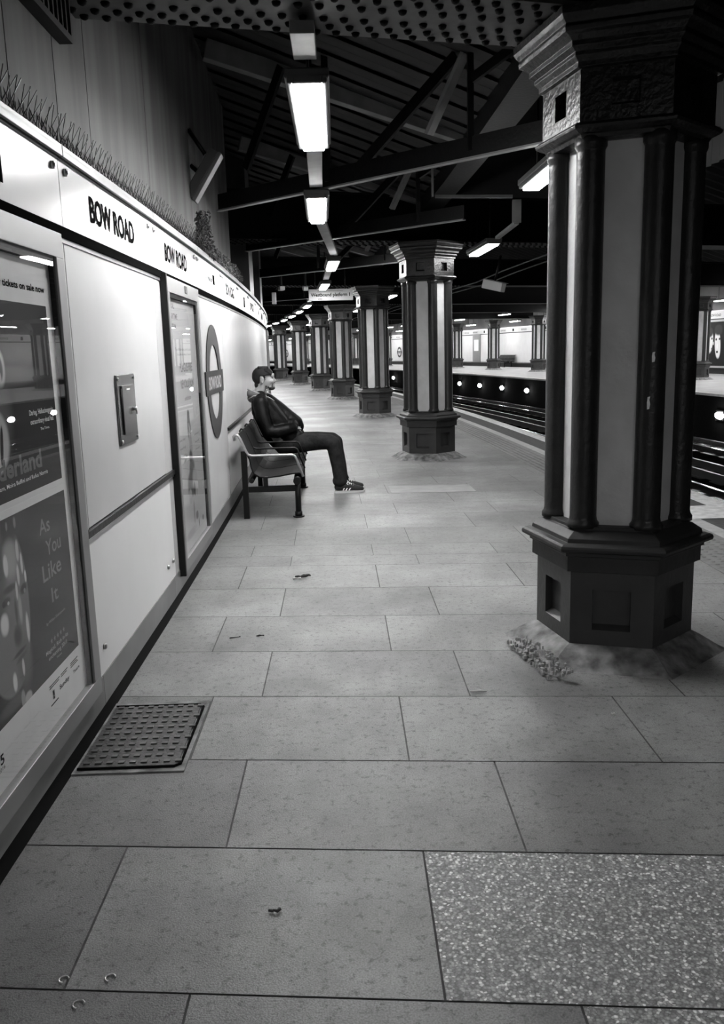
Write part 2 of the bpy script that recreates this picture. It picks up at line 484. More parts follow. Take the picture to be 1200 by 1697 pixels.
# ================================================================ OUR WALL
M1 = 1.48
S_SEAMS = [-1.24 + M1 * i for i in range(0, 13)]       # ... 1.72?, panels of 1.48 m
S0 = 3.18
b = MB(); b.cbox(-3, 75, -0.35, -0.045, -0.05, 2.15); struct(b.build('wall_left', [M_BRICK]))
b = MB(); b.cbox(-3, 70, -0.05, -0.012, 0.0, 0.095); struct(b.build('baseboard_left', [M_PLINTH]))
# kick panels, enamel panels, frieze panels: one of each per 1.48 m bay
def flat_strip(b, L, x0, x1, z0, z1, m=0, g0=0.003):
    b.box(x0, x1, -L / 2 + g0, L / 2 - g0, z0, z1, m)
bays = list(range(-3, 27))
def bay_mid(k): return S0 + M1 * (k + 0.5)
def proto_kick():
    b = MB(); flat_strip(b, M1, -0.03, 0.0, 0.088, 0.205, g0=0.002); o = b.build('kick_panel', [M_KICK]); return o
def proto_frieze(words):
    t = empty('frieze_panel', 0, 0, 0)
    b = MB(); flat_strip(b, M1, -0.04, 0.0, 1.912, 2.150); b.build('enamel_face', [M_ENAMEL], t)
    b = MB(); flat_strip(b, M1, -0.08, 0.022, 2.168, 2.178); flat_strip(b, M1, 0.010, 0.022, 2.150, 2.190); flat_strip(b, M1, -0.04, 0.004, 2.144, 2.168); b.build('top_channel', [M_CHAN], t, bevel=0.002)
    b = MB(); flat_strip(b, M1, -0.03, 0.008, 1.872, 1.910, g0=0); b.build('black_strip', [M_BLACK], t)
    if words == 'BOW ROAD':
        b = MB(); b.text('BOW ROAD', 0.098, TW(-M1 / 2 + 0.36, 1.983, 0.0022), width=0.735, bold=0.030); b.build('lettering', [M_BLACK], t)
    elif words == 'square':
        b = MB(); b.box(0.0003, 0.0022, 0.06, 0.21, 1.965, 2.075); b.build('pictogram', [M_BLACK], t)
        b = MB(); b.text('i', 0.07, TW(0.125, 1.985, 0.0030), bold=0.03); b.build('pictogram_sign', [M_ENAMEL], t)
    elif words == 'exit':
        b = MB(); b.text('Way out', 0.045, TW(-0.15, 2.01, 0.0022), width=0.26, bold=0.02)
        b.box(0.0003, 0.0010, 0.16, 0.28, 2.0, 2.075)
        b.text('<', 0.06, TW(-0.26, 2.005, 0.0022), bold=0.03); b.build('lettering', [M_BLACK], t)
    for y in (-M1 / 2 + 0.068, M1 / 2 - 0.068):
        b = MB(); b.tube([(0.0, y, 2.11), (0.010, y, 2.11), (0.0101, y, 2.11), (0.016, y, 2.11)], 0.014, 8, rs=[.014, .014, .007, .007]); b.build('fixing_bolt', [M_STEEL], t)
    return t
kick0 = proto_kick()
tag(kick0, 'grey skirting panel', 'skirting panel', 'grey skirting panels under the white wall panels')
fr = {w_: proto_frieze(w_) for w_ in ('BOW ROAD', 'square', 'exit')}
seqw = {-3: 'BOW ROAD', -2: 'BOW ROAD', -1: 'square', 0: 'BOW ROAD', 1: 'BOW ROAD', 2: 'exit', 3: 'BOW ROAD', 4: 'square', 5: 'BOW ROAD', 6: 'exit', 7: 'BOW ROAD', 8: 'square'}
first_used = set()
fr_lab = {-1: 'frieze panel above the theatre posters with a black square at the picture edge', 0: 'nearest white frieze panel reading BOW ROAD, above the steel access box',
          1: 'second white frieze panel reading BOW ROAD, above the slim framed poster', 2: 'white frieze panel with small way out lettering above the roundel',
          3: 'third frieze panel reading BOW ROAD, past the roundel', 4: 'frieze panel carrying one small dark pictogram, above the seated man'}
kick_lab = {-1: 'grey skirting panel under the theatre posters', 0: 'grey skirting panel under the access box bay', 1: 'grey skirting panel under the slim framed poster', 2: 'grey skirting panel under the roundel bay'}
for k in bays:
    s = bay_mid(k)
    c = kick0 if k == -3 else kick0.copy()
    if k != -3: COL.objects.link(c)
    place(c, s, 0.0, 0); c['label'] = kick_lab.get(k, 'grey skirting panel further along the wall beyond the bench' if k > 2 else 'grey skirting panel behind the camera')
    wd = seqw.get(k, ['BOW ROAD', 'exit', 'BOW ROAD', 'square'][k % 4])
    if wd not in first_used: t = fr[wd]; first_used.add(wd)
    else: t = copy_tree(fr[wd])
    place(t, s, 0.0, 0)
    tag(t, fr_lab.get(k, 'white frieze panel further along the wall past the seated man' if k > 4 else 'white frieze panel behind the camera'), 'frieze panel', 'station name frieze panels')
# white enamel panels
def enamel_panel(s0, s1, z0, z1, lab, bolts=(), edge=True):
    t = empty('wall_panel', (s0 + s1) / 2, 0, 0)
    L = (s1 - s0)
    b = MB(); flat_strip(b, L, -0.03, -0.004, z0, z1, g0=0.0025)
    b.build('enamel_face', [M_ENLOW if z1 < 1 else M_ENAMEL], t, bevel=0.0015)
    if bolts:
        for (bs, bz) in bolts:
            b = MB(); y = bs - (s0 + s1) / 2
            b.tube([(-0.004, y, bz), (0.004, y, bz), (0.009, y, bz)], 0.013, 8, rs=[0.013, 0.013, 0.006]); b.build('bolt', [M_STEEL], t)
    tag(t, lab, 'wall panel', 'white enamel wall panels'); return t
def rail(s0, s1, lab):
    t = empty('rubbing_rail', (s0 + s1) / 2, 0, 0)
    L = s1 - s0
    b = MB(); flat_strip(b, L, -0.03, 0.012, 0.776, 0.802, g0=0); b.build('rail_body', [M_BLACKGLOSS], t)
    b = MB(); flat_strip(b, L, -0.03, 0.002, 0.762, 0.776, g0=0); b.build('chrome_bead', [M_STEEL], t)
    tag(t, lab, 'rail', 'black rubbing rails between wall panels')
enamel_panel(-1.3, 1.90, 0.205, 1.872, 'white enamel wall panel behind the camera')
enamel_panel(1.90, 3.18, 0.205, 1.872, 'narrow white panel strip right beside the theatre poster frame')
enamel_panel(3.18, 4.66, 0.805, 1.872, 'large white wall panel holding the steel access box')
enamel_panel(3.06, 4.72, 0.205, 0.760, 'low white wall panel under the black rail, with four steel bolts', [(3.12, .307), (3.235, .309), (4.514, .304), (4.654, .306)])
rail(3.06, 4.85, 'black rail crossing the wall under the steel access box')
enamel_panel(4.66, 6.14, 0.205, 1.872, 'white panel behind the slim framed poster')
enamel_panel(6.14, 7.50, 0.205, 1.872, 'white wall panel bearing the large roundel')
enamel_panel(7.50, 9.10, 0.805, 1.872, 'tall white wall panel behind the seated man\'s bench end')
enamel_panel(7.50, 9.10, 0.205, 0.760, 'low white panel behind the near half of the bench')
rail(7.50, 9.10, 'black rail on the wall left of the seated man')
for k in range(4, 9):
    s0 = S0 + M1 * k
    enamel_panel(s0, s0 + M1, 0.805, 1.872, 'white upper wall panel beyond the seated man')
    enamel_panel(s0, s0 + M1, 0.205, 0.760, 'low white wall panel beyond the bench')
    rail(s0, s0 + M1, 'black rail on the wall beyond the bench')
for k in range(10, 27):
    s0 = S0 + M1 * k
    enamel_panel(s0, s0 + M1, 0.205, 1.872, 'white wall panel far down the curve')
# grey capping line under black strip
b = MB(); b.cbox(-1.3, 40, -0.02, 0.003, 1.855, 1.874); struct(b.build('trim_4', [M_FRAME]))
# blind bolt holes
b = MB()
# ---------------- upper wall
def upper(b, s0, s1, off, z0, z1, m=0): b.cbox(s0, s1, off - 0.2, off, z0, z1, m=m)
b = MB()
seams = [-3, -2.0, -1.1, -0.2, 0.7, 1.55, 2.2, 2.87, 3.34, 3.76, 4.9, 6.40]
for a_, c_ in zip(seams[:-1], seams[1:]): upper(b, a_ + 0.004, c_ - 0.004, -0.03, 2.12, 4.4)
b.cbox(-3, 6.4, -0.25, -0.05, 2.12, 4.4)
struct(b.build('wall_upper', [M_UPPER]))
b = MB(); upper(b, 6.47, 9.55, -0.09, 2.12, 4.4); upper(b, 6.38, 6.5, -0.16, 2.12, 4.4); struct(b.build('wall_upper_recess', [M_UPPER]))
b = MB(); b.cbox(9.5, 75, -1.6, -1.4, 2.0, 4.4); b.cbox(9.5, 75, -1.5, -0.3, 2.02, 2.10); struct(b.build('wall_alcove', [M_BRICK]))
M_PIER = mat('dark_pier', 0.06, 0.45, noise=0.3, scale=3)
for s0, s1, lab in ((12.0, 13.0, 'near dark pier above the frieze past the alcove'), (15.8, 17.4, 'dark pier above the end of the white wall')):
    b = MB(); b.cbox(s0, s1, -1.4, -0.05, 2.1, 4.2); tag(b.build('wall_pier', [M_PIER]), lab, 'pier', 'dark piers over the wall')

# ---------------- anti-bird spikes
def spikes(n, dusty):
    b = MB()
    rnd = random.Random(3 + dusty)
    for i in range(n):
        y = -M1 / 2 + (i + 0.5) * M1 / n
        for (dx, dy) in ((-0.02, -0.075), (-0.02, 0.075), (0.045, -0.05), (0.05, 0.06)):
            h = rnd.uniform(0.095, 0.125) * (0.75 if dusty else 1)
            dy2 = dy * rnd.uniform(0.6, 1.1)
            b.tube([(-0.01, y, 2.178), (-0.01 + dx, y + dy2, 2.178 + h)], 0.0016, 4)
    return b
base = MB(); flat_strip(base, M1, -0.03, 0.006, 2.178, 2.183, g0=0.02)
def spike_thing(b):
    t = empty('bird_spike_strip', 0, 0, 0)
    b.build('spikes', [M_SPIKE], t)['kind'] = 'stuff'
    base.build('base_strip', [M_STEEL], t)
    return t
sp_a = spike_thing(spikes(26, 0))
for k in range(-3, 4):
    t = sp_a if k == -3 else copy_tree(sp_a)
    place(t, bay_mid(k), -0.005, 0)
    lab = {-1: 'wire bird spikes on top of the frieze at the upper left picture edge', 0: 'wire bird spikes above the nearest BOW ROAD lettering', 1: 'wire bird spikes above the second BOW ROAD lettering',
           2: 'wire bird spikes matted with dust beside the fluff clump', 3: 'wire bird spikes beyond the fluff clump'}.get(k, 'wire bird spikes behind the camera')
    tag(t, lab, 'bird spikes', 'bird spike strips along the frieze top')
def fluff(name, s0, s1, n, zlo, zhi, rr, lab, prof, ox=0.0):
    b = MB(); rnd = random.Random(11)
    for i in range(n):
        u = rnd.random(); s = s0 + (s1 - s0) * u
        h = prof(u)
        c = P(s, rnd.uniform(-0.04, 0.05) + ox, rnd.uniform(zlo, zlo + (zhi - zlo) * h))
        r = rr * rnd.uniform(0.5, 1.3)
        ax = [Vector((rnd.uniform(-1, 1), rnd.uniform(-1, 1), rnd.uniform(-1, 1))).normalized() for _ in range(3)]
        b.quad(c + ax[0] * r, c + ax[1] * r, c + ax[2] * r)
        b.quad(c - ax[0] * r, c + ax[2] * r, c - ax[1] * r)
    o = b.build(name, [M_DUST], recalc=False); tag(o, lab, 'fluff', kind='stuff'); return o
fluff('dust_fluff_clump', 6.46, 7.05, 1500, 2.19, 2.50, 0.018, 'thick clump of grey dusty fluff caught at the wall corner above the frieze', lambda u: max(0.2, math.sin(PI * min(1, u * 1.25 + 0.1))))
fluff('matted_dust', 6.9, 9.4, 1500, 2.19, 2.30, 0.014, 'grey dust matted in the bird spikes beyond the clump', lambda u: 0.6 + 0.4 * math.sin(u * 60))

# ---------------- steel access box
t = empty('access_box', 3.876, 0.0, 1.06)
b = MB(); b.box(-0.004, 0.006, -0.160, 0.160, 0, 0.31); b.build('back_plate', [M_SILVER], t, bevel=0.003)
b = MB(); b.box(0.006, 0.014, -0.105, 0.105, 0.045, 0.262); dr = b.build('door', [M_SILVER], t, bevel=0.002)
b = MB(); b.box(0.014, 0.0150, -0.03, 0.03, 0.240, 0.247); b.build('label_plate', [M_PAPER], dr)
b = MB(); b.tube([(0.014, 0.075, 0.15), (0.03, 0.075, 0.15)], 0.009, 10); b.tube([(0.026, 0.075, 0.15), (0.028, 0.075, 0.125)], 0.004, 6); b.build('lock', [M_STEEL], dr)
b = MB(); b.tube([(0.009, -0.109, 0.06), (0.009, -0.109, 0.25)], 0.0035, 8); b.build('hinge', [M_DFRAME], t)
for yy in (-0.145, 0.145):
    for zz in (0.018, 0.292):
        b = MB(); b.tube([(0.006, yy, zz), (0.012, yy, zz)], 0.007, 8); b.build('screw', [M_STEEL], t)
tag(t, 'small steel access box with a locked door on the white wall panel', 'access box')

# ---------------- roundel on our wall
def ring(b, R0, R1, x0, x1, cz, n=64):
    vs = []
    for k in range(n):
        a = 2 * PI * k / n; a2 = 2 * PI * (k + 1) / n
        p = [(math.cos(a), math.sin(a)), (math.cos(a2), math.sin(a2))]
        q = lambda r, i, x: (x, r * p[i][0], cz + r * p[i][1])
        b.quad(q(R0, 0, x1), q(R1, 0, x1), q(R1, 1, x1), q(R0, 1, x1))
        b.quad(q(R1, 0, x0), q(R1, 1, x0), q(R1, 1, x1), q(R1, 0, x1))
        b.quad(q(R0, 0, x0), q(R0, 0, x1), q(R0, 1, x1), q(R0, 1, x0))
M_RND = mat('roundel_ring_enamel', 0.045, 0.4, spec=0.12); M_RNB = mat('roundel_bar_enamel', 0.018, 0.4, spec=0.12)
def roundel(s, off, z, lab, far=False):
    t = empty('roundel_sign', s, off, z)
    q = -1 if far else 1
    b = MB(); ring(b, 0.29, 0.443, -0.003 * q, 0.004 * q, 0); b.build('ring', [M_RND], t)
    b = MB(); b.box(min(0.0, .006 * q), max(0, 0.006 * q), -0.52, 0.52, -0.09, 0.09); b.build('bar', [M_RNB], t)
    b = MB(); b.text('BOW ROAD', 0.098, (TO if far else TW)(0, -0.049, 0.0068 * q), width=0.74, bold=0.02, align='CENTER'); b.build('lettering', [M_ENAMEL], t)
    tag(t, lab, 'station sign'); return t
roundel(6.80, 0.0, 1.230, 'large roundel with BOW ROAD on its bar, on the near white wall')
roundel(68.3, 17.94, 1.15, 'small distant roundel on the opposite wall between second and third columns', True)
roundel(94.0, 17.94, 1.25, 'furthest roundel, a sliver on the opposite wall at far left', True)

# ---------------- poster frames
def poster_frame(s_mid, W, z0, z1, lab, paper_mats=(M_PAPER,), far=False, inner=(0.075, 0.055), dark_side=False):
    t = empty('poster_frame', s_mid, 0.0, 0.0)
    h = W / 2; iw, ih = inner
    b = MB()
    b.box(-0.003, 0.030, -h, h, z1 - ih - 0.03, z1); b.box(-0.003, 0.030, -h, h, z0, z0 + ih + 0.012)
    b.box(-0.003, 0.030, -h, -h + iw, z0 + ih + 0.012, z1 - ih - 0.03); b.box(-0.003, 0.030, h - iw, h, z0 + ih + 0.012, z1 - ih - 0.03)
    b.build('frame', [M_FRAME], t, bevel=0.002)
    b = MB()
    for (y0, y1) in ((-h + iw, -h + iw + 0.011), (h - iw - 0.011, h - iw)): b.box(0.001, 0.022, y0, y1, z0 + ih + 0.012, z1 - ih - 0.03)
    b.box(0.001, 0.022, -h + iw, h - iw, z1 - ih - 0.055, z1 - ih - 0.03)
    b.build('inner_rebate', [M_DFRAME], t)
    if dark_side:
        b = MB(); b.box(-0.003, 0.034, -h - 0.03, -h - 0.001, z0 - 0.01, z1 + 0.01); b.build('dark_side_edge', [M_DFRAME], t)
    b = MB(); b.box(-0.002, 0.002, -h + iw, h - iw, z0 + ih + 0.012, z1 - ih - 0.03); b.build('backing', list(paper_mats), t)
    b = MB(); b.quad((0.0225, -h + iw, z0 + ih), (0.0225, h - iw, z0 + ih), (0.0225, h - iw, z1 - ih - 0.02), (0.0225, -h + iw, z1 - ih - 0.02)); b.build('glass', [M_GLASS], t, recalc=False)
    tag(t, lab, 'poster frame'); return t
p1 = poster_frame(2.51, 1.10, 0.190, 1.872, 'nearest grey poster frame with two theatre posters, cut by the left picture edge')
U = 2.51
# upper show poster (in the frame): prints are sheets of their own
def sheet(frame_s, y0, y1, z0, z1, x, name, m, lab, cat='poster'):
    o = empty(name, frame_s, 0, 0)
    b = MB(); b.box(x, x + 0.0008, y0, y1, z0, z1); b.build('print', [m], o)
    tag(o, lab, cat); return o
W1 = [(2.50 - U, 1.40, .30, .03, 0, .12, .6), (2.40 - U, 1.30, .13, .15, 0, .11, .5), (2.36 - U, 1.22, .13, .10, 0, .55, .15),
      (2.36 - U, 1.17, .022, .13, 0, .01, .2), (2.43 - U, 1.205, .012, .06, .2, .02, .2), (2.29 - U, 1.205, .014, .06, -.2, .02, .2), (2.33 - U, 1.25, .008, .05, .3, .02, .2), (2.39 - U, 1.25, .008, .05, -.3, .02, .2),
      (2.36 - U, 1.235, .02, .014, 0, .01, .2),
      (2.47 - U, 1.425, .042, .055, 0, .55, .25), (2.47 - U, 1.425, .026, .038, 0, .10, .3), (2.47 - U, 1.40, .008, .016, 0, .5, .3),
      (2.30 - U, 1.33, .02, .04, 0, .01, .3), (2.45 - U, 1.10, .2, .02, 0, .02, .5)]
M_A1 = art_mat('dark_show_print', 0.012, W1)
a1 = sheet(2.51, -0.449, 0.449, 1.03, 1.69 + .02, 0.0028, 'show_poster', M_PAPER, 'upper theatre poster, dark picture under the words New tickets on sale now')
b = MB(); b.box(0.0037, 0.0040, -0.449, 2.908 - U, 1.042, 1.621); b.build('picture', [M_A1], a1)
b = MB(); b.text('New tickets on sale now', 0.021, TW(2.908 - U, 1.664, 0.0042), align='RIGHT', width=0.45, bold=0.025); b.build('headline', [M_BLACK], a1)
b = MB()
X = 0.0044
b.text('Daring, Hallucinogenic', 0.017, TW(2.665 - U, 1.275, X), width=0.215, bold=0.008)
b.text('extraordinary visual feat', 0.017, TW(2.668 - U, 1.246, X), width=0.212, bold=0.008)
b.text('The Times', 0.009, TW(2.75 - U, 1.222, X), width=0.08)
b.text('Damon Albarn, Moira Buffini and Rufus Norris', 0.013, TW(2.775 - U, 1.079, X), align='RIGHT', width=0.52, bold=0.006)
b.build('review_text', [M_PAPER], a1)
b = MB(); b.text('wonderland', 0.058, TW(2.732 - U, 1.108, X), align='RIGHT', width=0.56, bold=0.03); b.build('title', [mat('dim_title_print', 0.10, 0.5)], a1)
A = [(2.339, 0.743, 0.172, 0.262, 0, .21, .04), (2.40, .97, .13, .05, 0, .03, .4), (2.30, .90, .06, .2, 0, .10, .6), (2.43, .56, .06, .09, 0, .14, .6),
     (2.40, 0.876, 0.05, 0.06, 0, .42, .6), (2.366, 0.866, 0.017, 0.034, 0, .8, .3), (2.458, 0.890, 0.012, 0.034, 0, .65, .3), (2.481, 0.846, 0.009, 0.034, 0, .75, .3),
     (2.447, 0.818, 0.010, 0.034, 0, .7, .3), (2.500, 0.800, 0.008, 0.02, 0, .8, .3), (2.476, 0.768, 0.026, 0.017, .3, .035, .4), (2.483, 0.760, 0.008, 0.008, 0, .3, .3),
     (2.378, 0.795, 0.050, 0.012, -.2, .035, .5), (2.345, 0.764, 0.03, 0.013, 0, .07, .4), (2.326, 0.762, 0.013, 0.010, 0, .02, .3), (2.357, 0.757, 0.008, 0.006, 0, .6, .3),
     (2.317, 0.705, 0.030, 0.034, 0, .82, .35), (2.425, 0.775, 0.009, 0.03, 0, .7, .35), (2.437, 0.715, 0.014, 0.045, 0, .50, .5), (2.405, 0.715, 0.010, 0.045, 0, .07, .6), (2.400, 0.645, 0.032, 0.034, 0, .035, .5),
     (2.478, 0.645, 0.012, 0.048, 0, .75, .3), (2.40, 0.592, 0.045, 0.008, 3.0, .025, .5), (2.41, 0.573, 0.035, 0.010, 2.5, .09, .5), (2.345, 0.520, 0.016, 0.030, 0, .8, .35),
     (2.415, 0.540, 0.010, 0.028, 0, .7, .3), (2.33, .462, .12, .022, 0, .08, .5), (2.39, 0.448, 0.016, 0.03, 0, .35, .3), (2.43, 0.437, 0.03, 0.02, 0, .5, .3), (2.460, 0.975, 0.010, 0.018, 0, .25, .4), (2.40, 0.975, 0.008, 0.014, 0, .22, .4)]
M_A2 = art_mat('portrait_print', 0.020, [(u - U, *rest) for (u, *rest) in A])
a2 = sheet(2.51, -0.449, 0.449, 0.30, 1.022, 0.0028, 'portrait_poster', M_PAPER, 'lower theatre poster with a woman\'s face in dappled light and title As You Like It')
b = MB(); b.box(0.0037, 0.0040, -0.449, 2.915 - U, 0.43, 0.999); b.build('picture', [M_A2], a2)
M_TITLE = mat('grey_title_print', 0.22, 0.5); M_SMALLP = mat('pale_small_print', 0.4, 0.5)
b = MB()
for w_, u0, u1, zb, h_ in (('As', 2.648, 2.745, 0.893, 0.050), ('You', 2.690, 2.832, 0.815, 0.052), ('Like', 2.640, 2.815, 0.738, 0.056), ('It', 2.700, 2.762, 0.655, 0.050)):
    b.text(w_, h_, TW(u0 - U, zb, X), width=u1 - u0, bold=0.01)
b.build('title', [M_TITLE], a2)
b = MB()
b.text('by William Shakespeare', 0.010, TW(2.631 - U, 0.596, X), width=0.18)
b.text('Magical, Rich in its', 0.014, TW(2.601 - U, 0.503, X), width=0.215, bold=0.01)
b.text('enchanting 2015', 0.014, TW(2.62 - U, 0.480, X), width=0.18, bold=0.01)
b.text('Times', 0.008, TW(2.69 - U, 0.462, X), width=0.05)
b.build('review_text', [M_SMALLP], a2)
b = MB()
for i in range(5):
    cy, cz = 2.66 + i * 0.03 - U, 0.535
    pts = []
    for q in range(10):
        a_ = PI / 2 + q * PI / 5; r_ = 0.011 if q % 2 == 0 else 0.0045
        pts.append((X, cy + r_ * math.cos(a_), cz + r_ * math.sin(a_)))
    for q in range(10): b.quad((X, cy, cz), pts[q], pts[(q + 1) % 10])
b.build('stars', [M_TITLE], a2)
b = MB()
for (u0, u1, z_) in ((2.60, .70, .395), (2.60, 0.69, .388), (2.71, .78, .395), (2.71, .77, .388), (2.81, .89, .395), (2.81, .88, .388), (2.81, .89, .381)):
    u1 += 2 if u1 < 2 else 0
    b.box(X - .0004, X, u0 - U, u1 - U, z_, z_ + 0.003)
b.text('Sunday', 0.016, TW(2.69 - U, 0.352, X), width=0.10, bold=0.02); b.text('Theatre', 0.012, TW(2.83 - U, 0.352, X), width=0.07, bold=0.02)
b.box(X - .0004, X, 2.625 - U, 2.64 - U, .345, .375); b.box(X - .0004, X, 2.60 - U, 2.67 - U, .33, .334)
b.text('15', 0.03, TW(2.17 - U, 0.335, X), width=0.045, bold=0.02); b.text('2016', 0.012, TW(2.17 - U, 0.318, X), width=0.045)
b.build('sponsor_marks', [M_BLACK], a2)

# slim framed poster
p2 = poster_frame(5.43, 1.14, 0.175, 1.885, 'slim framed museum poster behind glass, between the access box and the roundel', dark_side=True)
b = MB(); b.box(0.0305, 0.0325, 0.02, 0.10, 1.825, 1.87); b.build('frame_badge', [M_BLACKGLOSS], p2)
b = MB(); b.text('L', 0.028, TW(0.045, 1.834, 0.0330), bold=0.03); b.build('badge_mark', [M_ENAMEL], p2)
U2 = 5.43
G = [(0.05, 0.62, .55, .42, 0, .36, .5), (0.0, 1.06, .045, .045, 0, .05, .2), (0.0, .99, .062, .09, 0, .08, .3), (0.01, 0.93, .035, .09, 0, .4, .3), (0.03, .84, .06, .12, 0, .28, .3),
     (0.0, .80, .06, .05, 0, .06, .4), (0.02, .72, .11, .07, 0, .10, .4), (-0.02, .63, .16, .09, 0, .07, .3), (.10, .65, .10, .07, 0, .3, .4), (-.10, .56, .06, .05, 0, .30, .3), (.07, .58, .03, .05, 0, .03, .3), (.15, .57, .04, .05, 0, .28, .3),
     (0.0, .44, .03, .08, 0, .2, .3), (0.10, .40, .05, .03, 0, .1, .3), (0.16, .34, .012, .03, 0, .03, .3), (.33, .34, .03, .02, 0, .1, .3), (-0.15, .33, .2, .03, 0, .3, .5)]
M_A3 = art_mat('museum_print', 0.52, G)
a3 = sheet(5.43, -0.495, 0.475, 0.245, 1.80, 0.0028, 'museum_poster', M_A3, 'pale exhibition poster reading PLAGUE FIRE REVOLUTION with a dark standing figure')
b = MB()
for w_, z_, wd in (('ROYAL', 1.72, .18), ('MARITIME', 1.66, .27), ('MUSEUM', 1.60, .2)): b.text(w_, 0.032, TW(5.0 - U2, z_, 0.0040), width=wd, bold=0.02)
b.text('The exhibition about a year in London', 0.018, TW(5.13 - U2, 1.475, 0.0040), width=0.56, bold=0.01)
b.text('National Maritime Museum, Greenwich', 0.014, TW(5.18 - U2, 1.445, 0.0040), width=0.50, bold=0.01)
b.text('exhibition', 0.03, TW(5.35 - U2, 1.165, 0.0040), width=0.23, bold=0.01)
for i, z_ in enumerate((.93, .88, .83)): b.text('a journey through', 0.016, TW(5.05 - U2, z_, 0.0040), width=0.22, bold=0.01); b.text('a new world', 0.016, TW(5.62 - U2, z_ - .01, 0.0040), width=0.18, bold=0.01)
b.build('small_text', [mat('grey_small_print', 0.12, 0.5)], a3)
b = MB()
b.text('PLAGUE FIRE', 0.055, TW(5.24 - U2, 1.345, 0.0041), width=0.46, bold=0.02)
b.text('REVOLUTION', 0.055, TW(5.24 - U2, 1.245, 0.0041), width=0.48, bold=0.02)
b.build('title', [mat('title_print', 0.16, 0.5)], a3)
p3 = poster_frame(17.5, 1.5, 0.19, 1.872, 'grey frame standing edge-on at the far end of the white wall')

# ---------------- vent grille on the upper wall
t = empty('vent_grille', 3.05, -0.03, 2.60)
b = MB(); b.box(0, 0.05, -0.62, 0.38, 0.0, 0.025); b.box(0, 0.05, -0.62, 0.38, 0.65, 0.68); b.box(0, 0.05, -0.63, -0.615, 0.0, 0.68); b.box(0, 0.05, 0.375, 0.385, 0.0, 0.68); b.build('frame', [M_DFRAME], t)
b = MB()
for i in range(20): b.box(0.005, 0.045, -0.61 + i * 0.05, -0.595 + i * 0.05, 0.02, 0.66)
b.build('slats', [M_BLACKGLOSS], t)
tag(t, 'dark slatted vent grille high on the concrete wall at top left', 'vent grille')

# ---------------- tilted box fixture
t = empty('wall_fixture', 6.42, -0.03, 2.72)
b = MB(); T = Matrix.Translation(Vector((0.10, 0.0, 0.0))) @ Matrix.Rotation(math.radians(33), 4, 'Y')
b.box(-0.05, 0.02, -0.06, 0.06, -0.20, 0.17, 0, T); b.build('housing', [mat('fixture_body', 0.05, 0.5)], t, bevel=0.006)
b = MB(); b.box(0.02, 0.045, -0.065, 0.065, -0.205, 0.175, 0, T); b.build('front_cover', [mat('fixture_cover', 0.11, 0.4)], t, bevel=0.004)
for z0, z1 in ((0.30, 0.13), (0.06, -0.05)):
    b = MB(); b.tube([(-0.0, 0, z0), (0.11, 0, z1)], 0.016, 8); b.build('bracket', [M_BLACKGLOSS], t)
tag(t, 'dark tilted box fixture held on two brackets to the upper wall', 'wall fixture')

# ================================================================ COLUMNS
HR = math.radians(-90 - 24 + 30)      # vertex angle so a face looks 24 deg left of straight back
def hexv(r, k): a = HR + k * PI / 3; return Vector((r * math.cos(a), r * math.sin(a), 0))
def hex_panels(b, r, z0, z1, wfrac, pz0, pz1, depth, m=0):
    for k in range(6):
        A_, B_ = hexv(r, k), hexv(r, k + 1)
        nrm = ((A_ + B_) / 2).normalized()
        a = A_.lerp(B_, 0.5 - wfrac / 2); c = A_.lerp(B_, 0.5 + wfrac / 2)
        Z = lambda p, z: Vector((p.x, p.y, z))
        b.quad(Z(A_, z0), Z(a, z0), Z(a, z1), Z(A_, z1), m=m); b.quad(Z(c, z0), Z(B_, z0), Z(B_, z1), Z(c, z1), m=m)
        b.quad(Z(a, z0), Z(c, z0), Z(c, pz0), Z(a, pz0), m=m); b.quad(Z(a, pz1), Z(c, pz1), Z(c, z1), Z(a, z1), m=m)
        i = -nrm * depth
        a2, c2 = a + i, c + i
        sill = 0.02
        b.quad(Z(a, pz0), Z(c, pz0), Z(c2, pz0 + sill), Z(a2, pz0 + sill), m=m); b.quad(Z(a, pz1), Z(a2, pz1), Z(c2, pz1), Z(c, pz1), m=m)
        b.quad(Z(a, pz0), Z(a2, pz0 + sill), Z(a2, pz1), Z(a, pz1), m=m); b.quad(Z(c, pz0), Z(c, pz1), Z(c2, pz1), Z(c2, pz0 + sill), m=m)
        b.quad(Z(a2, pz0 + sill), Z(c2, pz0 + sill), Z(c2, pz1), Z(a2, pz1), m=m)
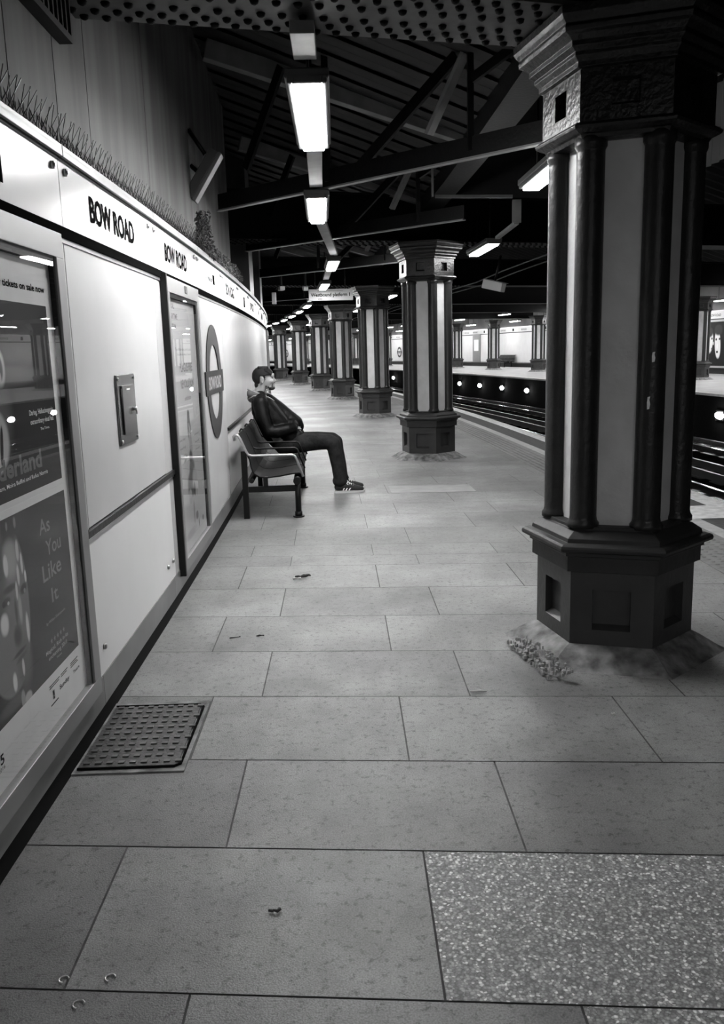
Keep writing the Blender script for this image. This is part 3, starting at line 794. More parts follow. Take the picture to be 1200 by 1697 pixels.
def make_column():
    t = empty('platform_column', 0, 0, 0)
    b = MB(); b.prism([(0.53, 0.0), (0.50, 0.012), (0.40, 0.07), (0.36, 0.085)], 6, HR); b.build('mortar_skirt', [M_MORTAR], t)
    b = MB(); hex_panels(b, 0.365, 0.03, 0.435, 0.46, 0.155, 0.345, 0.036); b.build('pedestal', [M_PED], t)
    b = MB(); b.prism([(0.365, 0.43), (0.392, 0.432), (0.392, 0.502), (0.405, 0.506), (0.405, 0.522), (0.425, 0.526), (0.442, 0.534), (0.446, 0.545), (0.442, 0.556), (0.428, 0.563), (0.395, 0.566), (0.392, 0.584), (0.350, 0.612), (0.335, 0.617), (0.335, 0.632), (0.2, 0.634)], 6, HR)
    b.build('pedestal_cornice', [M_CORN], t, bevel=0.002)
    b = MB(); b.prism([(0.272, 0.62), (0.272, 2.30)], 6, HR); b.build('shaft', [M_PANEL], t)
    for k in range(6):
        v = hexv(0.276, k)
        b = MB()
        b.prism([(0.072, 0.625), (0.072, 0.645), (0.063, 0.657), (0.060, 0.675), (0.060, 2.24), (0.060, 2.25), (0.068, 2.265), (0.068, 2.30)], 20, 0, cx=v.x, cy=v.y, smooth=True)
        b.build('pilaster', [M_PILASTER], t)
    b = MB(); b.prism([(0.30, 2.285), (0.345, 2.29), (0.355, 2.305), (0.37, 2.31), (0.395, 2.322), (0.40, 2.334), (0.385, 2.346), (0.36, 2.352)], 6, HR); b.build('neck_moulding', [M_CAP], t, bevel=0.002)
    b = MB(); hex_panels(b, 0.365, 2.345, 2.56, 0.30, 2.405, 2.51, 0.05); b.build('capital_block', [M_CAP], t)
    b = MB(); b.prism([(0.365, 2.555), (0.385, 2.56), (0.385, 2.58), (0.405, 2.60), (0.405, 2.615), (0.43, 2.63), (0.43, 2.65), (0.455, 2.668), (0.475, 2.675), (0.48, 2.692), (0.475, 2.705), (0.49, 2.72), (0.50, 2.735), (0.50, 2.765), (0.3, 2.77)], 6, HR)
    b.build('capital_moulding', [M_CAP], t, bevel=0.002)
    return t
col0 = make_column()
OUR = [3.94, 11.24, 18.46, 25.58, 31.56, 38.0, 44.5, 51.0]
ordn = ['big nearest striped column at the right of the platform', 'second striped column along the platform, right of the seated man\'s feet', 'third striped column along the near platform', 'fourth striped column along the near platform',
        'fifth striped column along the near platform', 'sixth striped column along the near platform, just right of the man\'s head', 'seventh striped column, furthest left behind the man\'s head', 'eighth striped column, hidden far round the bend']
for i, s in enumerate(OUR[:7]):
    t = col0 if i == 0 else copy_tree(col0)
    place(t, s, 2.28, 0, math.radians(5 if i == 0 else 2)); tag(t, ordn[i], 'column', 'columns of the near platform')
for i, s in enumerate(OPP_COLS):
    t = copy_tree(col0); place(t, s, 14.8, OZ)
    lab = {0: 'opposite platform column at the right picture edge beside the faces poster', 1: 'opposite platform column hidden behind the big near column', 2: 'opposite platform column left of the big near column\'s edge', 3: 'opposite platform column left of the far bench',
           4: 'opposite platform column just right of the second near column'}.get(i, 'distant opposite platform column glimpsed between the near columns')
    tag(t, lab, 'column', 'columns of the opposite platform')
# flaked paint on the big column
COL1 = [o_ for o_ in bpy.data.objects if o_.get('label') == ordn[0]][0]
inv1 = (Matrix.Translation(COL1.location) @ COL1.rotation_euler.to_matrix().to_4x4()).inverted()
camL = inv1 @ Vector((0, 0, 0)); best = None
for k in range(6):
    v = hexv(0.276, k); wv = COL1.location + (COL1.rotation_euler.to_matrix() @ v)
    d_ = abs(600 + F_PX * wv.x / (wv.y) - 1068)
    if wv.y < COL1.location.y and (best is None or d_ < best[0]): best = (d_, v)
v = best[1]; dv = Vector((camL.x - v.x, camL.y - v.y, 0)).normalized(); sd = Vector((-dv.y, dv.x, 0))
for zc, h_, dx_ in ((1.385, 0.022, 0.006), (1.19, 0.028, -0.008)):
    c_ = v + dv * 0.0605 + sd * dx_
    b = MB(); pts = [(-.006, -1), (.004, -.9), (.007, -.2), (.003, .5), (.006, 1), (-.005, .9), (-.007, .1)]
    fr_ = [c_ + sd * x_ + Vector((0, 0, zc + z_ * h_)) + dv * 0.001 for x_, z_ in pts]; bk = [p - dv * 0.003 for p in fr_]
    b.quad(*fr_); b.quad(*bk[::-1])
    for q in range(7): b.quad(fr_[q], fr_[(q + 1) % 7], bk[(q + 1) % 7], bk[q])
    b.build('paint_chip', [M_PAPER], COL1)['label'] = 'small pale chip where the dark paint flaked'
# rubble where the mortar is broken, chips
b = MB(); rnd = random.Random(5)
for i in range(150):
    u = rnd.random(); e_ = rnd.uniform(-0.045, 0.05)
    c = P(3.93 - 0.50 * u, 1.80 + 0.10 * u + e_, 0)
    r = rnd.uniform(0.003, 0.011); z_ = 0.018 + (e_ + 0.045) * 0.45
    b.prism([(r, z_ - 0.012), (r * 0.8, z_ + 0.002), (r * 0.3, z_ + 0.005)], 5, rnd.random() * 6, cx=c.x, cy=c.y, sx=rnd.uniform(.6, 1.4))
tag(b.build('broken_mortar', [mat('pale_rubble', 0.32, 0.8, noise=0.5, scale=30)]), 'pale crumbled mortar at the left foot of the big nearest column', 'rubble', kind='stuff')

# ================================================================ GIRDERS, ROOF
M_GIRD = mat('girder_black_paint', 0.004, 0.7, spec=0.1)
def girder(s_col, off_col, o0, o1, z, slope, lab, rivets=True, near=False):
    c0, c1 = P(s_col + slope * (o0 - off_col), o0, z), P(s_col + slope * (o1 - off_col), o1, z)
    t = bpy.data.objects.new('riveted_girder', None); COL.objects.link(t)
    d = c1 - c0; t.location = c0; t.rotation_euler = (0, 0, math.atan2(d.y, d.x))
    L = d.length
    b = MB(); b.box(0, L, -0.24, 0.24, 0, 0.016); b.build('bottom_flange', [mat('girder_flange', 0.045, 0.5, noise=0.5, scale=10)] if near else [M_GIRD], t)
    b = MB(); b.box(0, L, -0.010, 0.010, 0.016, 0.55); b.box(0, L, -0.10, 0.10, 0.016, 0.03); b.build('web', [M_GIRD], t)
    b = MB(); b.box(0, L, -0.2, 0.2, 0.55, 0.57); b.build('top_flange', [M_GIRD], t)
    if rivets:
        b = MB(); n = int(min(L, 5) / 0.085)
        for i in range(n):
            for q, y in enumerate((-0.205, -0.14, -0.06, 0.06, 0.14, 0.205)):
                x = 0.05 + i * 0.085 + (0.042 if q % 2 else 0)
                b.prism([(0.006, -0.016), (0.015, -0.011), (0.019, 0.0)], 8, cx=x, cy=y, smooth=True)
        r_ = b.build('rivets', [M_GIRD], t); r_['kind'] = 'stuff'
    tag(t, lab, 'girder', 'riveted roof girders'); return t
girder(3.94, 2.28, -0.03, 11.0, 2.775, 0.22, 'riveted girder crossing the very top of the picture onto the big column', near=True)
gl = ['riveted girder over the second column', 'riveted girder over the third column', 'riveted girder over the fourth column', 'riveted girder over the fifth column', 'riveted girder over the sixth column']
for i, s in enumerate(OUR[1:6]): girder(s, 2.28, -0.5, 14.8, 2.775, 0.25, gl[i])

# ceiling: boards sloping from the wall to a valley over the columns, then up over the tracks
def roof_z(off):
    if off <= 2.3: return 3.95 - 0.31 * off
    if off <= 8.5: return 3.24 + (off - 2.3) * 0.34
    if off <= 14.8: return 3.24 + 6.2 * 0.34 - (off - 8.5) * 0.33
    return 3.27 + (off - 14.8) * 0.3
b = MB()
for i in range(0, 640):
    s = -3 + i * 0.21
    if s > 128: break
    dz = 0.012 if i % 2 else 0.0
    offs = [-1.6, 0.0, 1.15, 2.3] if s < 80 else [-1.6, 2.3]
    mi = 1 if i % 2 else 0
    for o0, o1 in zip(offs[:-1], offs[1:]):
        b.quad(P(s + 0.25 * o0, o0, roof_z(o0) + dz), P(s + 0.25 * o1, o1, roof_z(o1) + dz), P(s + 0.2 + 0.25 * o1, o1, roof_z(o1) + dz + 0.012), P(s + 0.2 + 0.25 * o0, o0, roof_z(o0) + dz + 0.012), m=mi)
    b.quad(P(s - .01, -1.6, 4.5), P(s - .01, 2.35, 3.34), P(s + 0.22, 2.35, 3.34), P(s + 0.22, -1.6, 4.5))
struct(b.build('ceiling', [M_ROOF, M_ROOFG], recalc=False))
b = MB()
for i in range(0, 330):
    s = -3 + i * 0.4
    pts = [2.3, 5.4, 8.5, 11.6, 14.8, 18.3]
    for o0, o1 in zip(pts[:-1], pts[1:]):
        for q in range(2):
            sa, sb = s + q * 0.2, s + q * 0.2 + 0.2
            za, zb = (0.0, 0.035) if q == 0 else (0.035, 0.0)
            b.quad(P(sa, o0, roof_z(o0 + 1e-4) + za), P(sa, o1, roof_z(o1) + za), P(sb, o1, roof_z(o1) + zb), P(sb, o0, roof_z(o0 + 1e-4) + zb))
struct(b.build('ceiling_tracks', [mat('soot_black_roof', 0.004, 0.9, spec=0.05)], recalc=False))
b = MB(); b.cbox(-3, 125, 2.18, 2.42, 3.12, 3.45, step=2); tag(b.build('valley_gutter', [M_BLACKGLOSS]), 'long dark valley gutter running over the near columns', 'gutter')
# painted rafters
def rafter(s_mid, lab):
    a = P(s_mid - 0.35, 0.0, roof_z(0) - 0.09); c = P(s_mid + 0.25, 2.45, roof_z(2.3) + 0.0)
    b = MB(); b.bar(a, c, 0.10, 0.15)
    return tag(b.build('rafter', [M_RAFT], bevel=0.004), lab, 'rafter', 'painted rafters under the boards')
for i, s in enumerate((3.0, 7.75, 10.9, 14.0, 17.0, 20.0, 23.5)):
    rafter(s, ['pale rafter behind the top picture edge', 'pale sloping rafter behind the nearest ceiling lamp', 'sloping rafter beyond the first roof truss', 'sloping rafter past the second column', 'sloping rafter before the third column', 'sloping rafter after the third column', 'furthest sloping rafter under the roof, almost lost in the dark'][i])
# trusses whose bottom tie runs obliquely from the wall to the column line
def truss(shift, lab):
    def Q(k, z):                         # k 0 at the wall, 1 at the column line
        return P(7.95 - 2.35 * k + shift, 2.35 * k - 0.02, z)
    t = empty('roof_truss', 7.95 + shift, 0, 0); inv = t.matrix_basis.inverted()
    q = lambda k, z: inv @ Q(k, z)
    mk = lambda name, a, c, wx, wy, mm: (lambda bb: (bb.bar(a, c, wx, wy), bb.build(name, [mm], t))[1])(MB())
    mk('tie_flange', q(0, 2.705), q(1, 2.700), 0.055, 0.012, M_FRAME)
    mk('tie_web', q(0, 2.78), q(1, 2.775), 0.010, 0.13, M_BLACKGLOSS)
    mk('post', q(.825, 2.75), q(.825, 3.36), 0.04, 0.04, M_BLACKGLOSS)
    mk('post', q(.415, 2.75), q(.415, 3.90), 0.05, 0.05, M_BLACKGLOSS)
    mk('diagonal', q(.79, 3.37), q(.50, 2.77), 0.03, 0.08, M_BLACKGLOSS)
    mk('diagonal', q(.27, 3.70), q(.12, 3.00), 0.03, 0.08, M_BLACKGLOSS)
    mk('diagonal', q(1.0, 3.40), q(.83, 3.2), 0.03, 0.06, M_BLACKGLOSS)
    mk('strut', q(.812, 3.37), q(.718, 2.92), 0.07, 0.03, M_RAFT)
    tag(t, lab, 'roof truss', 'roof trusses over the platform'); return t
truss(0.0, 'nearest roof truss with a pale-edged tie rising to the big column')
truss(3.15, 'second roof truss, its tie meeting the second column')
truss(7.0, 'third roof truss, dark beyond the second column')
truss(14.2, 'fourth roof truss, dark beyond the third column')
# pipe with bright rings along the second tie
t = empty('overhead_pipe', 11.0, 1.0, 2.84); inv = t.matrix_basis.inverted()
a, c = inv @ P(11.35, 1.05, 2.90), inv @ P(9.96, 2.55, 2.93)
b = MB(); b.tube([a, c], 0.038, 12); b.build('pipe', [M_BLACKGLOSS], t)
for u in (0.14, 0.2, 0.93, 0.98):
    b = MB(); p = a.lerp(c, u); d = (c - a).normalized() * 0.006; b.tube([p - d, p + d], 0.042, 14); b.build('ring', [M_STEEL], t)
tag(t, 'dark overhead pipe with four bright clamp rings, above the second column', 'pipe')
# angle brackets seen above second column
b = MB(); b.bar(P(8.6, 2.02, 2.9), P(8.68, 2.80, 2.9), 0.02, 0.03); b.bar(P(8.5, 1.98, 2.88), P(8.5, 1.98, 3.15), 0.02, 0.02)
tag(b.build('conduit_bracket', [M_KICK]), 'grey angle conduit bracket left of the column lamp', 'bracket')

# ================================================================ LAMPS
def make_lamp(Lh, wd, m, housing=True):
    t = empty('platform_light', 0, 0, 0)
    b = MB(); b.box(-wd * 0.80, wd * 0.80, -Lh - 0.03, Lh + 0.03, 0.04, 0.085)
    for q in (-1, 1): b.box(min(q * wd * 0.5, q * wd * 0.72), max(q * wd * 0.5, q * wd * 0.72), -Lh - 0.03, Lh + 0.03, 0.018, 0.06)
    b.box(-wd * 0.53, wd * 0.53, -Lh - 0.03, -Lh, 0.018, 0.06); b.box(-wd * 0.53, wd * 0.53, Lh, Lh + 0.03, 0.018, 0.06)
    b.build('housing', [M_HOUSING], t, bevel=0.008)
    b = MB(); b.box(-wd / 2, wd / 2, -Lh, Lh, 0.0, 0.045); b.build('diffuser', [m], t, bevel=0.008)
    for d in (-0.4, 0.4):
        b = MB(); b.tube([(0, d, 0.08), (0, d, 0.6)], 0.008, 6); b.build('suspension_rod', [M_BLACKGLOSS], t)
    return t
lampA = make_lamp(0.60, 0.125, M_LAMP)
left = [(-2.9, 0.87, 'platform light behind the camera'), (4.65, 0.87, 'brightest largest ceiling light near the top of the picture'), (7.52, 0.86, 'second ceiling light, straight below the largest'), (12.28, 1.10, 'third ceiling light of the left row, lower and turned right'),
        (16.2, 1.13, 'fourth ceiling light of the left row, beside the hanging sign'), (19.56, 1.13, 'fifth ceiling light of the left row'), (23.1, 1.13, 'sixth ceiling light of the left row'), (26.2, 1.12, 'seventh ceiling light of the left row'), (29.4, 1.12, 'eighth ceiling light of the left row'),
        (32.8, 1.12, 'ninth ceiling light of the left row'), (36.0, 1.10, 'tenth ceiling light, at the wall\'s far corner')]
k = 0
for s in [39.2, 42.4, 45.6]: left.append((s, 1.1, 'ceiling light hidden round the bend of the near platform'))
for i, (s, off, lab) in enumerate(left):
    t = lampA if i == 0 else copy_tree(lampA)
    place(t, s, off, 2.60); tag(t, lab, 'ceiling light', 'ceiling lights above the near platform walkway')
right = [(6.2, 2.52, 'long ceiling light cut by the left edge of the big column'), (10.87, 2.95, 'ceiling light just right of the second column\'s capital'), (15.6, 2.9, 'ceiling light hidden behind the second column'), (20.05, 2.9, 'ceiling light right of the third column'),
         (26.5, 2.95, 'small ceiling light right of the fourth column'), (33.1, 2.95, 'small ceiling light left of the fourth column'), (39.2, 2.95, 'tiny ceiling light between fifth and sixth columns'), (45.4, 2.95, 'tiny ceiling light between sixth and seventh columns'), (-1.2, 2.7, 'added unseen track side light behind the camera, brightening the big column')]  # last one is added out of view to brighten the big column's front
lampS = None
for s, off, lab in right:
    t = copy_tree(lampS) if lampS else make_lamp(0.60, 0.125, M_LAMPS); lampS = lampS or t; place(t, s, off, 2.62); tag(t, lab, 'ceiling light', 'ceiling lights along the near track side')
lampB = make_lamp(0.6, 0.14, M_LAMPF)
fr_s = [21.4 + 3.0 * i for i in range(0, 20)]
first = True
for s in fr_s:
    t = lampB if first else copy_tree(lampB); first = False
    place(t, s, 12.5, 2.90); tag(t, 'long light over the track side of the opposite platform', 'ceiling light', 'ceiling lights along the opposite track side')
for i in range(0, 26):
    t = copy_tree(lampB); place(t, 22.6 + 3.05 * i, 16.6, 2.82); tag(t, 'light over the wall side of the opposite platform', 'ceiling light', 'ceiling lights along the opposite wall')
# trunking that carries the left row, hangers
def trunk(s0, s1, off0, off1, lab):
    b = MB(); b.bar(P(s0, off0, 2.715), P(s1, off1, 2.715), 0.10, 0.05)
    tag(b.build('cable_trunking', [M_RAFT], bevel=0.003), lab, 'cable trunking', 'cable trunking between the lights')
trunk(3.64, 3.95, 0.87, 0.87, 'pale trunking running into the largest ceiling light from above')
trunk(5.32, 6.85, 0.87, 0.86, 'trunking between the two nearest ceiling lights')
trunk(8.2, 11.6, 0.86, 1.10, 'trunking between the second and third ceiling lights')
trunk(12.95, 15.5, 1.10, 1.13, 'trunking between the third and fourth ceiling lights')
for s0_, s1_, nm_ in ((16.9, 18.9, 'fourth and fifth'), (20.2, 22.4, 'fifth and sixth'), (23.8, 25.5, 'sixth and seventh'), (26.9, 28.7, 'seventh and eighth'), (30.1, 32.1, 'eighth and ninth')):
    trunk(s0_, s1_, 1.13, 1.13, 'trunking between the ' + nm_ + ' ceiling lights')
for s, off, lab in ((8.75, 2.86, 'pale vertical hanger above the column lamp'),):
    b = MB(); b.bar(P(s, off, 2.66), P(s, off, 2.88), 0.09, 0.02, hint=(0, 1, 0)); b.bar(P(s, off, 2.66), P(s - 0.1 + 1.0, off, 2.63), 0.05, 0.03)
    tag(b.build('lamp_hanger', [M_RAFT]), lab, 'hanger')
# lamps under the opposite platform edge
def make_pit():
    t = empty('bulkhead_light', 0, 0, 0)
    b = MB()
    prof = [(0.02, 0.105), (0.05, 0.10), (0.08, 0.07), (0.10, 0.0)]
    n = 16
    base_ = len(b.v)
    for (x, r) in prof:
        for k in range(n):
            a = 2 * PI * k / n; b.v.append(Vector((-x, r * math.cos(a) * 1.9, r * 0.85 * math.sin(a))))
    for i in range(len(prof) - 1):
        for k in range(n):
            k2 = (k + 1) % n; b.f.append((base_ + i * n + k, base_ + i * n + k2, base_ + (i + 1) * n + k2, base_ + (i + 1) * n + k)); b.mi.append(0); b.sm.append(True)
    b.build('lens', [M_PIT], t)
    b = MB(); b.box(-0.03, 0.02, -0.18, 0.18, -0.13, 0.13); b.build('back_box', [M_HOUSING if False else M_BLACKGLOSS], t, bevel=0.01)
    return t
pit0 = make_pit()
pits = [19.75, 22.5, 25.3, 28.0, 30.6, 33.2, 35.97, 38.75, 41.53, 44.3, 47.1, 49.9, 52.68, 55.5, 58.3]
pl = {0: 'round white light under the far platform at the right picture edge', 5: 'first round light left of the big column under the far platform edge', 6: 'second round light left of the big column', 7: 'third round light left of the big column', 8: 'round light just right of the second column', 12: 'round light between the second and third columns', 14: 'round light right of the fourth column'}
for i, s in enumerate(pits):
    t = pit0 if i == 0 else copy_tree(pit0)
    place(t, s, 11.02, -0.39); tag(t, pl.get(i, 'round light under the far platform edge, hidden behind a column'), 'bulkhead light', 'round lights under the opposite platform edge')

# ================================================================ OPPOSITE PLATFORM THINGS
M_OB = mat('far_bench_steel', 0.05, 0.35, 0.4)
def bench_mesh(n, far=False):
    """bench in its own frame: x away from the wall, y along it, seats of 0.55 m"""
    t = empty('platform_bench', 0, 0, 0)
    L = 0.55 * n
    prof = [(0.085, 0.745), (0.10, 0.75), (0.125, 0.70), (0.165, 0.60), (0.195, 0.53), (0.205, 0.46), (0.225, 0.405), (0.27, 0.375), (0.33, 0.368), (0.45, 0.380), (0.56, 0.398), (0.62, 0.400), (0.645, 0.385), (0.65, 0.36)]
    th = 0.012
    for i in range(n):
        b = MB()
        y0, y1 = i * 0.55 + 0.012, (i + 1) * 0.55 - 0.012
        for (a, c) in zip(prof[:-1], prof[1:]):
            A0, A1 = Vector((a[0], y0, a[1])), Vector((a[0], y1, a[1])); C0, C1 = Vector((c[0], y0, c[1])), Vector((c[0], y1, c[1]))
            d = Vector((c[0] - a[0], 0, c[1] - a[1])).normalized(); nn = Vector((d.z, 0, -d.x)) * th
            b.quad(A0, A1, C1, C0, smooth=False); b.quad(A0 + nn, C0 + nn, C1 + nn, A1 + nn)
            b.quad(A0, C0, C0 + nn, A0 + nn); b.quad(A1, A1 + nn, C1 + nn, C1)
        b.build('seat_shell', [M_BENCH], t)
    for i in range(n + 1):
        y = i * 0.55 + (0.0 if i == 0 else 0)
        b = MB()
        b.tube([(0.068, y, 0.70), (0.062, y, 0.735), (0.075, y, 0.752), (0.10, y, 0.745), (0.12, y, 0.71), (0.165, y, 0.60), (0.182, y, 0.572), (0.21, y, 0.563), (0.40, y, 0.562), (0.565, y, 0.560), (0.588, y, 0.548), (0.605, y, 0.51), (0.655, y, 0.365)], 0.0115 if i == 0 else 0.009, 10)
        b.build('armrest', [M_BENCHL if i == 0 else M_BENCHD], t)
    b = MB(); b.tube([(0.60, -0.06, 0.335), (0.60, L + 0.05, 0.335)], 0.034, 14); b.build('front_beam', [M_BENCHD], t)
    b = MB(); b.tube([(0.20, -0.02, 0.34), (0.20, L + 0.02, 0.34)], 0.02, 10); b.build('rear_beam', [M_BENCHD], t)
    for y in ((0.03, 1.68) if n == 4 else (0.03, L - 0.4)):
        b = MB(); b.tube([(0.60, y, 0.0), (0.60, y, 0.33)], 0.026, 12); b.tube([(0.60, y, 0.0), (0.60, y, 0.012)], 0.052, 14); b.tube([(0.60, y, 0.0), (0.60, y, 0.05)], 0.034, 14); b.build('leg', [M_BENCHD], t)
        b = MB(); b.box(0.115, 0.165, y - 0.025, y + 0.025, 0, 0.60); b.build('leg', [M_BENCHD], t)
        b = MB(); b.box(0.12, 0.60, y - 0.02, y + 0.02, 0.235, 0.285); b.build('cross_bar', [M_BENCHD], t)
        b = MB(); b.box(0.30, 0.34, y - 0.02, y + 0.02, 0.28, 0.37); b.build('seat_bracket', [M_BENCHD], t)
    return t
bench = bench_mesh(4)
place(bench, 7.36, 0.0, 0); tag(bench, 'dark perforated steel bench against the near wall where the man sits', 'bench')
fb = copy_tree(bench); place(fb, 51.4, 17.95, OZ, PI); tag(fb, 'dark bench on the opposite platform between the two far columns', 'bench')
fb = copy_tree(bench); place(fb, 59.6, 17.95, OZ, PI); tag(fb, 'dark bench on the opposite platform half hidden by the second near column', 'bench')

t = empty('information_cabinet', 54.95, 17.94, 0.40)
b = MB(); b.box(-0.05, 0.0, -0.6, 0.6, 0, 1.85); b.build('cabinet', [M_FRAME], t)
b = MB(); b.box(-0.055, -0.05, -0.35, 0.35, 0.75, 1.5); b.build('notice', [M_PAPER], t)
tag(t, 'grey notice cabinet on the opposite white wall beside the second near column', 'notice cabinet')
# faces poster
FP = [(1.36, 0.98, .17, .42, -.10, .50, .2), (1.27, 1.14, .06, .05, 0, .05, .4), (1.24, .74, .06, .05, 0, .06, .4), (1.16, .95, .04, .07, 0, .5, .4), (1.42, 1.38, .22, .20, 0, .03, .3), (1.52, 1.1, .07, .4, 0, .05, .4),
      (0.86, 0.92, .20, .56, .10, .55, .15), (.97, 1.10, .06, .05, 0, .04, .3), (.74, 1.12, .06, .05, 0, .04, .3), (.87, .62, .07, .05, 0, .02, .3), (.88, .84, .03, .1, 0, .7, .4), (.84, 1.46, .28, .22, 0, .03, .3),
      (-.2, .9, .5, .6, 0, .03, .5)]
t = empty('film_poster', 30.1, 17.93, 0.36)
b = MB(); b.box(-0.05, 0.0, -1.6, 1.6, 0, 1.86); b.build('frame', [M_SIGN], t)
b = MB(); b.box(-0.054, -0.05, -1.52, 1.52, 0.08, 1.78); pp = b.build('print', [art_mat('faces_print', 0.012, FP)], t)
tag(t, 'large dark framed poster of two pale faces on the opposite wall at the right edge', 'poster')

# corrugated valance over the platform edge
b = MB(); n_ = 60
for i in range(n_):
    s_a, s_b = 4.6 + i * 0.075, 4.6 + (i + 1) * 0.075
    oa, ob_ = 4.3 + (0.03 if i % 2 else 0), 4.3 + (0 if i % 2 else 0.03)
    b.quad(P(s_a, oa, 2.95), P(s_b, ob_, 2.95), P(s_b, ob_, 3.6), P(s_a, oa, 3.6))
tag(b.build('corrugated_sheet', [mat('corrugated_grey', 0.10, 0.6)], recalc=False), 'grey corrugated sheet hanging over the platform edge, right of the big column top', 'corrugated sheet')
# camera housing over the tracks and small far fittings
def wedge(name, loc, sz, rz, tilt, lab, cat, v=0.5):
    t = bpy.data.objects.new(name, None); COL.objects.link(t); t.location = loc; t.rotation_euler = (tilt, 0, rz)
    x, y, z = sz
    b = MB()
    b.box(-x, x, -y, y, -z, z); b.build('body', [mat(name + '_body', v, 0.5)], t, bevel=0.01)
    b = MB(); b.box(-x * 1.1, x * 1.1, -y * 1.15, y * 0.7, z, z * 1.15); b.build('hood', [M_HOUSING], t)
    b = MB(); b.tube([(0, 0, z), (0, 0, z + 0.4)], 0.02, 8); b.build('bracket', [M_BLACKGLOSS], t)
    tag(t, lab, cat); return t
wedge('security_camera', (2.22, 14.0, 2.40), (0.09, 0.17, 0.07), math.radians(60), 0.25, 'white camera housing hanging over the tracks right of the second column', 'camera')
wedge('security_camera', (-1.45, 17.0, 2.66), (0.05, 0.1, 0.035), 0.3, 0.0, 'small pale camera under the far roof left of the lights', 'camera', 0.4)
wedge('security_camera', (-1.0, 17.3, 2.67), (0.045, 0.1, 0.04), 0.2, 0.1, 'small pale camera under the far roof just left of the fourth light', 'camera', 0.4)
b = MB(); b.box(-0.04, 0.04, -0.03, 0.03, -0.11, 0.11); o = b.build('speaker_box', [M_SIGN], bevel=0.005); o.location = (-1.60, 17.0, 2.48)
tag(o, 'slim vertical grey box hanging far off above the man\'s head', 'speaker')
# hanging sign
t = bpy.data.objects.new('hanging_sign', None); COL.objects.link(t); t.location = (-0.56, 17.35, 2.53); t.rotation_euler = (0, 0, 0.06)
b = MB(); b.box(-0.38, 0.50, -0.03, 0.03, -0.10, 0.12); b.build('panel', [M_SIGN], t)
TS = Matrix(((1, 0, 0, 0), (0, 0, -1, -0.031), (0, 1, 0, 0), (0, 0, 0, 1)))
b = MB(); b.text('Westbound platform 1', 0.068, Matrix.Translation((-0.34, 0, -0.02)) @ TS, width=0.78, bold=0.03)
b.text('toilets', 0.025, Matrix.Translation((-0.20, 0, -0.08)) @ TS, bold=0.01)
b.text('District and Hammersmith lines', 0.02, Matrix.Translation((-0.2, 0, 0.075)) @ TS, width=0.5); b.build('lettering', [M_BLACK], t)
b = MB(); b.tube([(-0.25, 0, 0.12), (-0.25, 0, 0.6)], 0.012, 6); b.build('hanger', [M_BLACKGLOSS], t)
b = MB(); b.tube([(0.35, 0, 0.12), (0.35, 0, 0.6)], 0.012, 6); b.build('hanger', [M_BLACKGLOSS], t)
tag(t, 'grey hanging sign reading Westbound platform 1 beside the third column', 'hanging sign')
# conduits along the roof over the track
for off, z, lab in ((4.2, 2.72, 'thin cable conduit over the platform edge'), (4.45, 2.70, 'second thin cable conduit over the platform edge')):
    b = MB(); b.tube([P(s, off, z + 0.02 * math.sin(s)) for s in range(9, 60, 2)], 0.012, 6); tag(b.build('conduit', [M_DFRAME]), lab, 'conduit', 'cable conduits')

# ================================================================ MANHOLE COVER, LITTER
t = empty('manhole_cover', 3.06, 0.17, 0.0)
b = MB(); b.box(-0.19, 0.215, -0.30, 0.31, 0.0, 0.006); b.build('surround', [M_MORTAR], t)
b = MB(); b.box(-0.17, 0.185, -0.265, 0.255, 0.006, 0.012)
for i in range(11):
    for j in range(9):
        x = -0.155 + j * 0.041 + (0.004 if i % 2 else 0); y = -0.245 + i * 0.048
        if x > 0.175: continue
        b.box(x, x + 0.022, y, y + 0.016, 0.010, 0.0165, m=1)
b.build('cover_plate', [M_IRON, mat('stud_iron', 0.09, 0.4, 0.5)], t)
b = MB(); b.tube([(-0.17, -0.272, .01), (0.175, -0.272, .01), (0.195, -0.255, .01), (0.197, 0.24, .01), (0.18, 0.262, .01), (-0.17, 0.265, .01)], 0.005, 6); b.build('rim', [M_BLACK], t)
tag(t, 'square cast iron manhole cover with raised studs set against the wall plinth', 'manhole cover')
for (s, off, r) in ((1.76, 0.40, .012), (1.76, 0.29, .011), (1.68, 0.35, .013)):
    b = MB(); c = P(s, off, 0.003); b.tube([c + Vector((r * math.cos(a * PI / 6), r * math.sin(a * PI / 6), 0)) for a in range(0, 10)], 0.0022, 5)
    tag(b.build('metal_ring', [M_STEEL]), {0.40: 'tiny ring pressed in the paving, right of three near the bottom left', 0.29: 'tiny ring pressed in the paving, left of three near the bottom left', 0.35: 'tiny ring pressed in the paving, lowest of three near the bottom left'}[off], 'ring', 'small rings in the paving')
def debris(s, off, L, ang, lab, v=0.02, h=0.01, seg=4):
    b = MB(); rnd = random.Random(int(s * 100)); c = P(s, off, h * 0.7 + .001); pts = []
    for i in range(seg + 1):
        u = i / seg - 0.5; pts.append(c + Vector((math.cos(ang) * u * L + rnd.uniform(-.006, .006), math.sin(ang) * u * L + rnd.uniform(-.006, .006), rnd.uniform(0, .3) * h)))
    b.tube(pts, h * 0.5, 5, rs=[h * rnd.uniform(.3, .7) for _ in pts])
    return tag(b.build('litter_scrap', [mat('scrap', v, 0.8)]), lab, 'litter', 'scraps of litter on the paving')
debris(5.30, 0.70, 0.11, 0.3, 'dark crumpled scrap on the paving in front of the bench leg', 0.03, 0.018, 6)
debris(5.26, 0.66, 0.06, 0.1, 'pale scrap beside the dark crumpled one', 0.45, 0.014, 4)
debris(4.17, 0.39, 0.07, 0.5, 'thin dark twig on the paving left of centre', 0.02, 0.006)
